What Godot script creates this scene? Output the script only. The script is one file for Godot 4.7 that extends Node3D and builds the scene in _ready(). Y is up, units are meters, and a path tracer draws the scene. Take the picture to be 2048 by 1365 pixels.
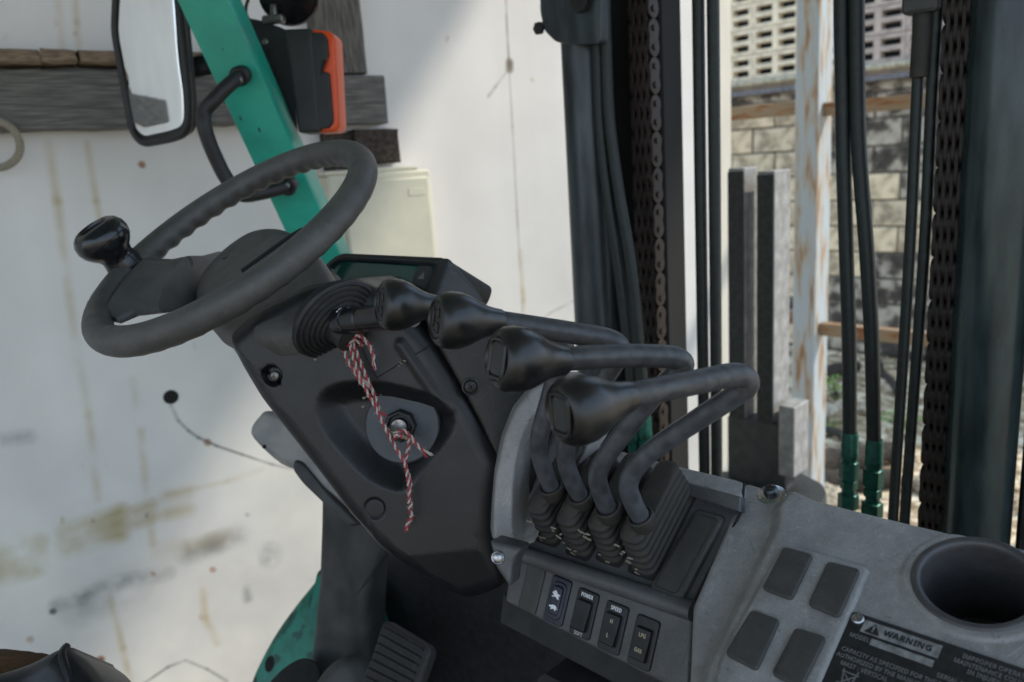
extends Node3D
# A forklift's driving place seen from its right: steering wheel, steering column, hydraulic levers, console, and the mast,
# a whitewashed wall on the left and a sunlit yard with a block wall ahead.
# Axes: x to the truck's right, y up, -z the way the truck drives. Metres. The viewer's eye is at EYE.

const EYE := Vector3(0, 1.65, 0)
const FOCAL := 1600.0
var cam_basis: Basis
var rng := RandomNumberGenerator.new()
var names := {}
var M := {}
var NT := {}
var truck: Node3D

# ---------------------------------------------------------------- mesh building
class MB:
	var v := PackedVector3Array()
	func tri(a: Vector3, b: Vector3, c: Vector3) -> void:      # counter-clockwise seen from outside
		v.append(a); v.append(b); v.append(c)
	func quad(a: Vector3, b: Vector3, c: Vector3, d: Vector3) -> void:
		tri(a, b, c); tri(a, c, d)
	func rings(rs: Array, closed := true, cap0 := false, cap1 := false) -> void:
		for i in rs.size() - 1:
			var p: PackedVector3Array = rs[i]
			var q: PackedVector3Array = rs[i + 1]
			var n := p.size()
			for j in (n if closed else n - 1):
				var k := (j + 1) % n
				quad(p[j], p[k], q[k], q[j])
		if cap0: fan(rs[0], true)
		if cap1: fan(rs[rs.size() - 1], false)
	func fan(r: PackedVector3Array, flip: bool) -> void:
		var c := Vector3.ZERO
		for p in r: c += p
		c /= r.size()
		for j in r.size():
			var k := (j + 1) % r.size()
			if flip: tri(c, r[k], r[j])
			else: tri(c, r[j], r[k])
	func mesh(crease := 42.0) -> ArrayMesh:
		var t := v.size() / 3
		var fn := PackedVector3Array(); fn.resize(t)
		var at := {}
		var keep := PackedVector3Array()
		var keys := []
		var f := 0
		for i in t:
			var a := v[3 * i]; var b := v[3 * i + 1]; var c := v[3 * i + 2]
			var nn := (b - a).cross(c - a)
			if nn.length_squared() < 1e-20: continue
			fn[f] = nn.normalized()
			for p in [a, c, b]:
				keep.append(p)
				var key := Vector3i(p * 40000.0)
				keys.append(key)
				if at.has(key): at[key].append(f)
				else: at[key] = [f]
			f += 1
		var lim := cos(deg_to_rad(crease))
		var out := PackedVector3Array(); out.resize(keep.size())
		for i in keep.size():
			var mine := fn[i / 3]
			var s := Vector3.ZERO
			for g in at[keys[i]]:
				var o: Vector3 = fn[g]
				if o.dot(mine) > lim: s += o
			out[i] = s.normalized()
		var arr := []; arr.resize(Mesh.ARRAY_MAX)
		arr[Mesh.ARRAY_VERTEX] = keep
		arr[Mesh.ARRAY_NORMAL] = out
		var am := ArrayMesh.new()
		am.add_surface_from_arrays(Mesh.PRIMITIVE_TRIANGLES, arr)
		return am

func mix_in(mb: MB, other: MB, xf: Transform3D) -> void:
	for p in other.v: mb.v.append(xf * p)

# ---------------------------------------------------------------- measuring: where a sight line of the photograph meets a surface
func sight(px: float, py: float) -> Vector3:
	return cam_basis * Vector3((px - 1024.0) / FOCAL, -(py - 682.5) / FOCAL, -1.0)
func at(px: float, py: float, d: float) -> Vector3:
	return EYE + sight(px, py) * d
func meet(px: float, py: float, f: Transform3D) -> Vector3:
	var r := sight(px, py)
	return EYE + r * ((f.origin - EYE).dot(f.basis.z) / r.dot(f.basis.z))
func flat(px: Array, f: Transform3D) -> PackedVector2Array:
	var out := PackedVector2Array()
	var inv := f.affine_inverse()
	for i in range(0, px.size(), 2):
		var q := inv * meet(px[i], px[i + 1], f)
		out.append(Vector2(q.x, q.y))
	return out
func frame(o: Vector3, n: Vector3, hint := Vector3.UP) -> Transform3D:
	var z := n.normalized()
	var y := (hint - z * hint.dot(z)).normalized()
	return Transform3D(Basis(y.cross(z), y, z), o)
func shift(f: Transform3D, d: float) -> Transform3D:
	return Transform3D(f.basis, f.origin + f.basis.z * d)
func on(f: Transform3D, x: float, y: float, z := 0.0) -> Transform3D:
	return Transform3D(f.basis, f * Vector3(x, y, z))

# ---------------------------------------------------------------- outlines
func rounded(p: PackedVector2Array, r: float, n := 5) -> PackedVector2Array:
	var out := PackedVector2Array()
	for i in p.size():
		var a := p[(i - 1 + p.size()) % p.size()]; var b := p[i]; var c := p[(i + 1) % p.size()]
		var q := minf(r, minf((a - b).length(), (c - b).length()) * 0.49)
		var s := b + (a - b).normalized() * q; var e := b + (c - b).normalized() * q
		for k in n + 1:
			var t := float(k) / n
			out.append(s.lerp(b, t).lerp(b.lerp(e, t), t))
	return out
func curvy(p: PackedVector2Array, n := 6) -> PackedVector2Array:
	var out := PackedVector2Array()
	var m := p.size()
	for i in m:
		for k in n:
			out.append(p[i].cubic_interpolate(p[(i + 1) % m], p[(i - 1 + m) % m], p[(i + 2) % m], float(k) / n))
	return out
func rect(w: float, h: float) -> PackedVector2Array:
	return PackedVector2Array([Vector2(-w / 2, -h / 2), Vector2(w / 2, -h / 2), Vector2(w / 2, h / 2), Vector2(-w / 2, h / 2)])
func circle(r: float, n := 32, ry := 0.0) -> PackedVector2Array:
	var out := PackedVector2Array()
	for i in n: out.append(Vector2(cos(TAU * i / n) * r, sin(TAU * i / n) * (ry if ry > 0 else r)))
	return out
func dense(p: PackedVector2Array, step: float) -> PackedVector2Array:
	var out := PackedVector2Array()
	for i in p.size():
		var a := p[i]; var b := p[(i + 1) % p.size()]
		var n := maxi(1, int(ceil((b - a).length() / step)))
		for k in n: out.append(a.lerp(b, float(k) / n))
	return out
func ccw(p: PackedVector2Array) -> PackedVector2Array:
	if Geometry2D.is_polygon_clockwise(p) == false: return p      # Godot counts y downwards
	var q := p.duplicate(); q.reverse(); return q
func orient(p: PackedVector2Array) -> PackedVector2Array:
	var s := 0.0
	for i in p.size(): s += p[i].cross(p[(i + 1) % p.size()])
	if s > 0: return p
	var q := p.duplicate(); q.reverse(); return q
func centre(p: PackedVector2Array) -> Vector2:
	var lo := p[0]; var hi := p[0]
	for q in p: lo = lo.min(q); hi = hi.max(q)
	return (lo + hi) / 2

# ---------------------------------------------------------------- solids
# a plate with a rounded rim, star-shaped about its middle; disp(x, y) raises or sinks its face; hole > 0 leaves a round opening about the middle
func pillow(mb: MB, outline: PackedVector2Array, f: Transform3D, r: float, depth: float, disp = null, inner := 3, mid = null, hole := 0.0) -> void:
	var p := orient(outline)
	var c: Vector2 = centre(p) if mid == null else mid
	var n := p.size()
	var rows: Array[PackedVector2Array] = []
	var hs: Array[float] = []
	var edge := 4
	var k := PackedFloat32Array(); k.resize(n)
	for j in n:
		var t := (p[(j + 1) % n] - p[(j - 1 + n) % n]).normalized()
		k[j] = maxf(0.35, absf((p[j] - c).normalized().cross(t)))
	for i in inner + edge + 1:
		var row := PackedVector2Array()
		var h := 0.0
		for j in n:
			var rad := (p[j] - c)
			var L := rad.length()
			var rr := minf(r / k[j], L * 0.6)
			var s: float
			if i <= inner: s = lerpf(hole / maxf(L, 1e-6) if hole > 0 else 0.0, 1.0 - rr / L, float(i) / inner)
			else:
				var a := PI / 2 * float(i - inner) / edge
				s = 1.0 - rr * (1.0 - sin(a)) / L
				h = -r * (1.0 - cos(a))
			row.append(c + rad * s)
		rows.append(row); hs.append(h)
	var rs := []
	for i in range(rows.size() - 1, -1, -1):
		var ring := PackedVector3Array()
		for q in rows[i]:
			ring.append(f * Vector3(q.x, q.y, hs[i] + (disp.call(q.x, q.y) if disp != null else 0.0)))
		rs.append(ring)
	if depth > r:
		var back := PackedVector3Array()
		for q in p: back.append(f * Vector3(q.x, q.y, -depth))
		rs.push_front(back)
		mb.rings(rs, true, hole <= 0.0, false)
	else: mb.rings(rs)

# a prism of any outline: face at z = 0, back at -depth
func extrude(mb: MB, outline: PackedVector2Array, f: Transform3D, depth: float, bevel := 0.0) -> void:
	var p := orient(outline)
	var n := p.size()
	var front := PackedVector2Array()
	for j in n:
		if bevel <= 0: front.append(p[j]); continue
		var d0 := (p[j] - p[(j - 1 + n) % n]).normalized().orthogonal() * -1.0
		var d1 := (p[(j + 1) % n] - p[j]).normalized().orthogonal() * -1.0
		var m := (d0 + d1).normalized()
		front.append(p[j] + m * bevel / maxf(0.4, m.dot(d0)) * (1.0 if true else 0.0))
	var a := PackedVector3Array(); var b := PackedVector3Array(); var c := PackedVector3Array()
	# orthogonal() turns clockwise in y-up terms, so -orthogonal points left of the walk: inwards for a counter-clockwise outline
	for j in n:
		a.append(f * Vector3(front[j].x, front[j].y, 0))
		b.append(f * Vector3(p[j].x, p[j].y, -bevel))
		c.append(f * Vector3(p[j].x, p[j].y, -depth))
	mb.rings([c, b, a] if bevel > 0 else [c, a])
	var ix := Geometry2D.triangulate_polygon(front)
	for i in range(0, ix.size(), 3):
		var t := [front[ix[i]], front[ix[i + 1]], front[ix[i + 2]]]
		if (t[1] - t[0]).cross(t[2] - t[0]) < 0: t.reverse()
		mb.tri(f * Vector3(t[0].x, t[0].y, 0), f * Vector3(t[1].x, t[1].y, 0), f * Vector3(t[2].x, t[2].y, 0))
	ix = Geometry2D.triangulate_polygon(p)
	for i in range(0, ix.size(), 3):
		var t := [p[ix[i]], p[ix[i + 1]], p[ix[i + 2]]]
		if (t[1] - t[0]).cross(t[2] - t[0]) > 0: t.reverse()
		mb.tri(f * Vector3(t[0].x, t[0].y, -depth), f * Vector3(t[1].x, t[1].y, -depth), f * Vector3(t[2].x, t[2].y, -depth))

# box with chamfered edges, its middle at the frame's origin
func box(mb: MB, f: Transform3D, s: Vector3, bev := 0.0) -> void:
	var b := minf(bev, minf(s.x, minf(s.y, s.z)) * 0.45)
	var h := s / 2
	if b <= 0: b = 0.0
	var rs := []
	for row in [[-h.z, b], [-h.z + b, 0.0], [h.z - b, 0.0], [h.z, b]]:
		var z: float = row[0]; var q: float = row[1]
		var x := h.x - q; var y := h.y - q
		var bx := b if q == 0.0 else b * 0.3
		var ring := PackedVector3Array()
		for p in [Vector2(-x + bx, -y), Vector2(x - bx, -y), Vector2(x, -y + bx), Vector2(x, y - bx), Vector2(x - bx, y), Vector2(-x + bx, y), Vector2(-x, y - bx), Vector2(-x, -y + bx)]:
			ring.append(f * Vector3(p.x, p.y, z))
		rs.append(ring)
	mb.rings(rs, true, true, true)

func lathe(mb: MB, prof: Array, f: Transform3D, seg := 40) -> void:   # Vector2(radius, height along z)
	var rs := []
	for q in prof:
		var ring := PackedVector3Array()
		for j in seg:
			var a := TAU * j / seg
			ring.append(f * Vector3(cos(a) * q.x, sin(a) * q.x, q.y))
		rs.append(ring)
	mb.rings(rs)

func smooth_path(p: Array, n := 8) -> PackedVector3Array:
	var out := PackedVector3Array()
	for i in p.size() - 1:
		var a: Vector3 = p[maxi(i - 1, 0)]; var b: Vector3 = p[i]; var c: Vector3 = p[i + 1]; var d: Vector3 = p[mini(i + 2, p.size() - 1)]
		for k in n: out.append(b.cubic_interpolate(c, a, d, float(k) / n))
	out.append(p[p.size() - 1])
	return out

func tube(mb: MB, path: PackedVector3Array, r, seg := 14, caps := true, flat_ratio := 1.0) -> void:
	var rs := []
	var up := Vector3.UP
	var n := path.size()
	for i in n:
		var t := (path[mini(i + 1, n - 1)] - path[maxi(i - 1, 0)]).normalized()
		if i == 0:
			if absf(t.dot(up)) > 0.9: up = Vector3.RIGHT
		var x := (up - t * up.dot(t)).normalized()
		up = x
		var y := t.cross(x)
		var rad: float = r if r is float else r[i]
		var ring := PackedVector3Array()
		for j in seg:
			var a := TAU * j / seg
			ring.append(path[i] + x * cos(a) * rad + y * sin(a) * rad * flat_ratio)
		rs.append(ring)
	mb.rings(rs, true, caps, caps)

# ---------------------------------------------------------------- nodes
func numbered(parent: Node, called: String) -> String:
	var key := str(parent.get_instance_id()) + called
	var n: int = names.get(key, 0)
	names[key] = n + 1
	return called if n == 0 else "%s_%03d" % [called, n]
func tag(o: Node, label: String, category := "", group := "", kind := "") -> void:
	if label: o.set_meta("label", label)
	if category: o.set_meta("category", category)
	if group: o.set_meta("group", group)
	if kind: o.set_meta("kind", kind)
func thing(called: String, label: String, category: String, where: Vector3, group := "") -> Node3D:
	var o := Node3D.new()
	o.name = numbered(self, called)
	add_child(o, true)
	o.position = where
	tag(o, label, category, group)
	return o
func put(called: String, what, mat: Material, parent: Node = null, xf := Transform3D(), crease := 42.0) -> MeshInstance3D:
	var o := MeshInstance3D.new()
	var to: Node = parent if parent else self
	o.name = numbered(to, called)
	o.mesh = what.mesh(crease) if what is MB else what
	o.material_override = mat
	to.add_child(o, true)
	if to == self: o.transform = xf
	else: o.transform = to.global_transform.affine_inverse() * xf
	return o
func lettering(text: String, h: float, f: Transform3D, mat: Material, parent: Node, squeeze := 1.0, bold := true) -> void:
	var t := TextMesh.new()
	var fnt := SystemFont.new()
	fnt.font_names = PackedStringArray(["Droid Sans"])
	fnt.font_weight = 700 if bold else 400
	t.font = fnt
	t.text = text
	t.font_size = 48
	t.pixel_size = h / 34.5
	t.depth = 0.0003
	var x := f
	x.basis = Basis(f.basis.x * squeeze, f.basis.y, f.basis.z)
	put("lettering", t, mat, parent, x)

# ---------------------------------------------------------------- materials
func noise(key: String, kind: int, freq: float, oct: int, stops: Array, sd: int, size := 512, normal := 0.0) -> NoiseTexture2D:
	if NT.has(key): return NT[key]
	var n := FastNoiseLite.new()
	n.noise_type = kind; n.frequency = freq; n.fractal_octaves = oct; n.seed = sd
	var t := NoiseTexture2D.new()
	t.noise = n; t.seamless = true; t.width = size; t.height = size
	if normal > 0.0:
		t.as_normal_map = true; t.bump_strength = normal
	else:
		var g := Gradient.new()
		g.offsets = PackedFloat32Array(); g.colors = PackedColorArray()
		var off := PackedFloat32Array(); var col := PackedColorArray()
		for s in stops: off.append(s[0]); col.append(s[1])
		g.offsets = off; g.colors = col
		t.color_ramp = g
	NT[key] = t
	return t
func wear_map(key: String, sd: int, base: float, light: int, dark: int, strength: float) -> ImageTexture:
	if NT.has(key): return NT[key]
	var W := 1024
	var n := FastNoiseLite.new(); n.seed = sd; n.frequency = 0.006; n.fractal_octaves = 6
	var a := n.get_seamless_image(W, W).get_data()
	var n2 := FastNoiseLite.new(); n2.seed = sd + 1; n2.frequency = 0.12; n2.fractal_octaves = 2
	var a2 := n2.get_seamless_image(W, W).get_data()
	var v := PackedFloat32Array(); v.resize(W * W)
	var n3 := FastNoiseLite.new(); n3.seed = sd + 2; n3.frequency = 0.028; n3.fractal_octaves = 4
	var a3 := n3.get_seamless_image(W, W).get_data()
	for i in W * W:
		var mid := (a3[i] - 128) / 128.0
		v[i] = base + (a[i] - 128) / 128.0 * 0.12 * strength + mid * 0.045 * strength + (a2[i] - 128) / 128.0 * 0.05 + maxf(0.0, mid - 0.35) * 0.2 * strength
	var q := RandomNumberGenerator.new(); q.seed = sd
	for k in light + dark:
		var x := q.randf() * W; var y := q.randf() * W
		var ang := q.randf() * TAU
		var L := int(3.0 + pow(q.randf(), 3.0) * 70.0)
		var bend := q.randf_range(-0.015, 0.015)
		var w := 2 if q.randf() < 0.7 else 4
		var amt := q.randf_range(0.05, 0.22) * strength * (1.0 if k < light else -1.1)
		for t in L:
			x += cos(ang); y += sin(ang); ang += bend
			var f := amt * sin(PI * (t + 0.5) / L)
			for e in w:
				var i := posmod(int(y) + e, W) * W + posmod(int(x), W)
				v[i] = clampf(v[i] + f, 0.0, 1.0)
	for k in 1100:
		var x := q.randi() % W; var y := q.randi() % W
		var amt := q.randf_range(-0.2, 0.16) * strength
		var r := 2 + q.randi() % 4
		for dy in r:
			for dx in r: v[posmod(y + dy, W) * W + posmod(x + dx, W)] += amt
	var b := PackedByteArray(); b.resize(W * W * 3)
	for i in W * W:
		var g := clampi(int(v[i] * 255.0), 0, 255)
		b[i * 3] = g; b[i * 3 + 1] = mini(255, int(g * 0.995)); b[i * 3 + 2] = mini(255, int(g * 0.985))
	NT[key] = ImageTexture.create_from_image(Image.create_from_data(W, W, false, Image.FORMAT_RGB8, b))
	return NT[key]
func grey(v: float) -> Color: return Color(v, v, v)
func lin(r: float, g: float, b: float) -> Color: return Color(r, g, b).linear_to_srgb()

func mat(c: Color, rough: float, tex: Texture2D = null, scale := Vector3.ONE, metal := 0.0, bump: Texture2D = null, bump_amt := 0.5, rough_tex: Texture2D = null) -> StandardMaterial3D:
	var m := StandardMaterial3D.new()
	m.albedo_color = c
	m.roughness = rough
	m.metallic = metal
	m.cull_mode = BaseMaterial3D.CULL_DISABLED
	m.uv1_triplanar = true
	m.uv1_triplanar_sharpness = 4.0
	m.uv1_scale = scale
	if tex: m.albedo_texture = tex
	if rough_tex:
		m.roughness_texture = rough_tex
	if bump:
		m.normal_enabled = true; m.normal_texture = bump; m.normal_scale = bump_amt
	return m

func make_materials() -> void:
	var S := FastNoiseLite.TYPE_SIMPLEX_SMOOTH
	var C := FastNoiseLite.TYPE_CELLULAR
	var worn := noise("worn", S, 0.012, 5, [[0.0, grey(0.62)], [0.45, grey(0.84)], [0.62, grey(0.93)], [1.0, Color(1, 0.98, 0.95)]], 3, 1024)
	var scuff := noise("scuff", S, 0.007, 6, [[0.0, Color(0.8, 0.81, 0.83)], [0.4, Color(0.87, 0.87, 0.88)], [0.58, Color(0.95, 0.945, 0.94)], [1.0, Color(1, 0.99, 0.97)]], 11, 1024)
	var dusty := noise("dusty", S, 0.009, 5, [[0.0, Color(0.84, 0.84, 0.85)], [0.45, Color(0.9, 0.9, 0.89)], [0.62, Color(0.98, 0.95, 0.9)], [1.0, Color(1, 0.96, 0.88)]], 5, 1024)
	var grain := noise("grain", S, 0.3, 2, [], 7, 1024, 2.0)
	var lumps := noise("lumps", S, 0.03, 4, [], 17, 512, 3.0)
	var rvar := noise("rvar", S, 0.015, 4, [[0.0, grey(0.72)], [1.0, grey(1.0)]], 9, 512)
	var rust := noise("rust", S, 0.016, 5, [[0.0, Color(0.66, 0.71, 0.75)], [0.45, Color(0.68, 0.71, 0.72)], [0.62, Color(0.68, 0.65, 0.6)], [0.76, Color(0.62, 0.52, 0.42)], [1.0, Color(0.5, 0.35, 0.23)]], 21, 512)
	var wood := noise("wood", S, 0.02, 5, [[0.0, Color(0.27, 0.265, 0.26)], [0.38, Color(0.37, 0.365, 0.36)], [0.62, Color(0.425, 0.42, 0.405)], [1.0, Color(0.52, 0.505, 0.48)]], 31, 512)
	var woodn := noise("woodn", S, 0.03, 5, [], 33, 512, 8.0)
	var stone := noise("stone", S, 0.012, 6, [[0.0, Color(0.45, 0.425, 0.39)], [0.36, Color(0.62, 0.595, 0.55)], [0.5, Color(0.72, 0.695, 0.64)], [0.62, Color(0.78, 0.755, 0.7)], [1.0, Color(0.86, 0.83, 0.77)]], 41, 1024)
	var dirt := noise("dirt", S, 0.02, 6, [[0.0, Color(0.4, 0.33, 0.25)], [0.42, Color(0.64, 0.56, 0.45)], [0.58, Color(0.84, 0.77, 0.65)], [1.0, Color(0.93, 0.87, 0.77)]], 43, 1024)
	var speck := noise("speck", C, 0.06, 2, [[0.0, grey(1.0)], [0.7, grey(0.97)], [0.86, grey(0.8)], [1.0, grey(0.7)]], 47, 512)
	var wearA := wear_map("wearA", 5, 0.86, 260, 300, 0.8)
	var wearB := wear_map("wearB", 15, 0.7, 900, 150, 1.25)
	M.wheel = mat(lin(0.088, 0.087, 0.084), 0.6, wearA, Vector3.ONE * 4.0, 0.0, grain, 0.5, rvar)
	M.knob = mat(lin(0.024, 0.024, 0.0235), 0.36, wearB, Vector3.ONE * 6, 0.0, grain, 0.18, rvar)
	M.gloss_black = mat(lin(0.012, 0.013, 0.016), 0.22, worn, Vector3.ONE * 5, 0.0, null, 0, rvar)
	M.column = mat(lin(0.0165, 0.0175, 0.021), 0.48, wearB, Vector3.ONE * 3.0, 0.0, grain, 0.45, rvar)
	M.key_pad = mat(lin(0.075, 0.082, 0.095), 0.5, wearA, Vector3.ONE * 6.0, 0.0, grain, 0.5)
	M.dash = mat(lin(0.048, 0.049, 0.05), 0.55, wearB, Vector3.ONE * 2.5, 0.0, grain, 0.5, rvar)
	M.black_plastic = mat(lin(0.014, 0.015, 0.017), 0.5, worn, Vector3.ONE * 3, 0.0, grain, 0.4)
	M.console = mat(lin(0.34, 0.338, 0.336), 0.5, wearA, Vector3.ONE * 3.1, 0.0, grain, 0.55, rvar)
	M.console_dark = mat(lin(0.1, 0.102, 0.107), 0.5, wearA, Vector3.ONE * 3.4, 0.0, grain, 0.5, rvar)
	M.blank = mat(lin(0.062, 0.061, 0.057), 0.6, wearA, Vector3.ONE * 5, 0.0, grain, 0.6)
	M.bellows = mat(lin(0.031, 0.029, 0.026), 0.66, dusty, Vector3.ONE * 6, 0.0, grain, 0.6)
	M.rubber = mat(lin(0.022, 0.022, 0.023), 0.6, worn, Vector3.ONE * 6, 0.0, grain, 0.3)
	M.rod = mat(lin(0.078, 0.083, 0.094), 0.45, noise("rodtex", S, 0.012, 5, [[0.0, grey(0.68)], [0.4, grey(0.8)], [0.6, grey(0.93)], [1.0, grey(1.0)]], 61, 512), Vector3.ONE * 8, 0.0, grain, 0.4, rvar)
	M.sleeve = mat(lin(0.07, 0.07, 0.072), 0.5, worn, Vector3.ONE * 8, 0.0, grain, 0.3, rvar)
	M.chrome = mat(lin(0.55, 0.55, 0.56), 0.28, worn, Vector3.ONE * 30, 1.0)
	M.steel = mat(lin(0.28, 0.27, 0.25), 0.45, worn, Vector3.ONE * 20, 0.9)
	M.brass = mat(lin(0.3, 0.27, 0.2), 0.45, worn, Vector3.ONE * 30, 0.8)
	M.white_print = mat(lin(0.7, 0.7, 0.72), 0.6)
	M.soft_print = mat(lin(0.4, 0.4, 0.4), 0.6)
	M.grey_print = mat(lin(0.17, 0.17, 0.17), 0.6)
	M.amber_print = mat(lin(0.42, 0.38, 0.24), 0.6)
	M.red_yarn = mat(lin(0.44, 0.055, 0.065), 0.9, worn, Vector3.ONE * 40)
	M.white_yarn = mat(lin(0.62, 0.55, 0.5), 0.9, worn, Vector3.ONE * 40)
	M.green_paint = mat(lin(0.022, 0.39, 0.285), 0.4, noise("paint", S, 0.008, 5, [[0.0, grey(0.74)], [0.5, grey(0.92)], [1.0, grey(1.0)]], 71, 512), Vector3.ONE * 2, 0.0, lumps, 0.04, rvar)
	M.green_scuffed = mat(lin(0.015, 0.26, 0.17), 0.4, noise("scuffpaint", S, 0.014, 5, [[0.0, grey(0.1)], [0.34, grey(0.3)], [0.43, grey(0.85)], [1.0, grey(1.0)]], 73, 512), Vector3(3, 3, 3), 0.0, lumps, 0.1)
	M.green_metal = mat(lin(0.01, 0.1, 0.072), 0.4, scuff, Vector3.ONE * 9, 0.35)
	M.mirror = mat(lin(0.9, 0.92, 0.92), 0.03, null, Vector3.ONE, 1.0)
	M.orange_lens = mat(lin(0.66, 0.068, 0.004), 0.36)
	M.mast_black = mat(lin(0.014, 0.014, 0.015), 0.75, worn, Vector3.ONE * 3, 0.0, lumps, 0.15, rvar)
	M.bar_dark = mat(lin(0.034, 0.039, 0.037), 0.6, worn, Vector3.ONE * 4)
	M.channel = mat(lin(0.006, 0.006, 0.006), 0.85)
	M.mast_teal = mat(lin(0.033, 0.053, 0.056), 0.3, worn, Vector3(3, 0.6, 3), 0.2, lumps, 0.03, rvar)
	M.mast_paint = mat(lin(0.05, 0.064, 0.075), 0.38, worn, Vector3(3, 0.6, 3), 0.2, lumps, 0.03, rvar)
	M.mast_worn = mat(lin(0.11, 0.11, 0.115), 0.5, scuff, Vector3.ONE * 8, 0.3, lumps, 0.8)
	M.chain = mat(lin(0.028, 0.021, 0.018), 0.5, scuff, Vector3.ONE * 14, 0.4, lumps, 0.4)
	M.chain_brown = mat(lin(0.032, 0.021, 0.0165), 0.5, noise("scuff", S, 0.007, 6, [], 11, 1024), Vector3.ONE * 14, 0.3, lumps, 0.5)
	M.hose = mat(lin(0.011, 0.019, 0.0175), 0.5, worn, Vector3.ONE * 5, 0.0, grain, 0.25)
	M.grey_steel = mat(lin(0.06, 0.062, 0.06), 0.6, scuff, Vector3.ONE * 3, 0.0, lumps, 0.15)
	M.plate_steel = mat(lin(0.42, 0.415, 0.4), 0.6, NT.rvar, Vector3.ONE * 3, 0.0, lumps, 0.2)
	M.cowl = mat(lin(0.3, 0.3, 0.29), 0.6, scuff, Vector3.ONE * 2.2, 0.0, lumps, 0.2)
	M.leg = mat(lin(0.075, 0.077, 0.075), 0.6, noise("legtex", S, 0.012, 5, [[0.0, grey(0.5)], [0.5, grey(0.75)], [1.0, grey(1.0)]], 77, 512), Vector3(2.4, 1.6, 2.4), 0.0, lumps, 0.15)
	M.floor = mat(lin(0.018, 0.018, 0.019), 0.7, worn, Vector3.ONE * 3, 0.0, lumps, 0.3)
	M.vinyl = mat(lin(0.012, 0.014, 0.018), 0.42, worn, Vector3.ONE * 3, 0.0, lumps, 0.2)
	M.brown_cloth = mat(lin(0.075, 0.037, 0.012), 0.95, speck, Vector3.ONE * 30, 0.0, grain, 1.5)
	M.wood = mat(Color(1, 1, 1), 0.85, wood, Vector3(0.8, 11.0, 11.0), 0.0, woodn, 0.45)
	M.wood_v = mat(Color(0.95, 0.92, 0.9), 0.85, wood, Vector3(9.0, 1.0, 9.0), 0.0, woodn, 1.0)
	M.wood_dark = mat(Color(0.62, 0.55, 0.5), 0.85, wood, Vector3(3.0, 6.0, 6.0), 0.0, woodn, 1.2)
	M.wood_top = mat(Color(1.25, 1.1, 0.95), 0.85, wood, Vector3(2.0, 9.0, 9.0), 0.0, woodn, 1.0)
	M.beige = mat(lin(0.62, 0.6, 0.48), 0.45, noise("beigetex", S, 0.01, 4, [[0.0, grey(0.95)], [1.0, grey(1.0)]], 81, 512), Vector3.ONE * 2)
	M.rope = mat(lin(0.4, 0.36, 0.28), 0.9, worn, Vector3.ONE * 20, 0.0, grain, 1.0)
	M.wire = mat(lin(0.07, 0.07, 0.07), 1.0)
	M.wire.metallic_specular = 0.1
	M.dark_hole = mat(lin(0.01, 0.009, 0.008), 0.9)
	M.rusty = mat(Color(1, 1, 1), 0.7, rust, Vector3(2.4, 0.4, 2.4), 0.0, lumps, 0.3)
	M.rusty_rail = mat(Color(0.86, 0.7, 0.54), 0.7, rust, Vector3(0.8, 3.0, 3.0), 0.0, lumps, 0.3)
	for i in 5:
		M["block%d" % i] = mat([Color(1.12, 1.05, 0.94), Color(1.02, 0.96, 0.87), Color(1.08, 1.0, 0.9), Color(0.8, 0.78, 0.74), Color(0.6, 0.57, 0.54)][i], 0.9, stone, Vector3.ONE * [0.42, 0.5, 0.37, 0.7, 0.6][i], 0.0, lumps, 0.4)
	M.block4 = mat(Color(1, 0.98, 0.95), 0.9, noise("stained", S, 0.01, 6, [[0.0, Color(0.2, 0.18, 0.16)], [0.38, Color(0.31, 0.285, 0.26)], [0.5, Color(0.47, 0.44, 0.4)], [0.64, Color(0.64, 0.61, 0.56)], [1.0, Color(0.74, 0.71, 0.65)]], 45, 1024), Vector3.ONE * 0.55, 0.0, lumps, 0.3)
	M.block4.uv1_world_triplanar = true
	M.block3 = M.block4
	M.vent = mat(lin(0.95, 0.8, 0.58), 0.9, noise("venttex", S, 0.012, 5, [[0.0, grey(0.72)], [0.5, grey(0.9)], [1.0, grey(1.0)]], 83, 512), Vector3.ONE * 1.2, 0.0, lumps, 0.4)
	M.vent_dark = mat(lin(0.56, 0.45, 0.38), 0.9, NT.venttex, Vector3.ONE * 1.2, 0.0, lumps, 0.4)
	M.mortar = mat(lin(0.2, 0.19, 0.17), 0.95, stone, Vector3.ONE * 0.6)
	M.pipe_cream = mat(lin(0.55, 0.48, 0.34), 0.5, worn, Vector3.ONE * 2)
	M.pipe_grey = mat(lin(0.2, 0.19, 0.2), 0.5, worn, Vector3.ONE * 2)
	M.ground = mat(Color(1, 1, 1), 0.95, dirt, Vector3.ONE * 0.35, 0.0, lumps, 1.0)
	M.concrete = mat(lin(0.42, 0.38, 0.31), 0.9, stone, Vector3.ONE * 0.7, 0.0, lumps, 0.6)
	M.bark = mat(lin(0.3, 0.24, 0.18), 0.9, wood, Vector3(4, 4, 4), 0.0, woodn, 1.5)
	M.rock = mat(Color(0.9, 0.86, 0.8), 0.9, stone, Vector3.ONE * 3, 0.0, lumps, 1.0)
	M.leaf = mat(lin(0.2, 0.38, 0.07), 0.6)
	M.leaf.backlight_enabled = true; M.leaf.backlight = lin(0.1, 0.18, 0.03)
	M.dry_leaf = mat(lin(0.42, 0.31, 0.18), 0.8)
	M.cream_trim = mat(lin(0.72, 0.68, 0.58), 0.6, NT.beigetex, Vector3(4, 0.6, 4))
	M.roofing = mat(lin(0.35, 0.36, 0.37), 0.6)
	M.clay = mat(lin(0.22, 0.195, 0.15), 0.95)
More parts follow.
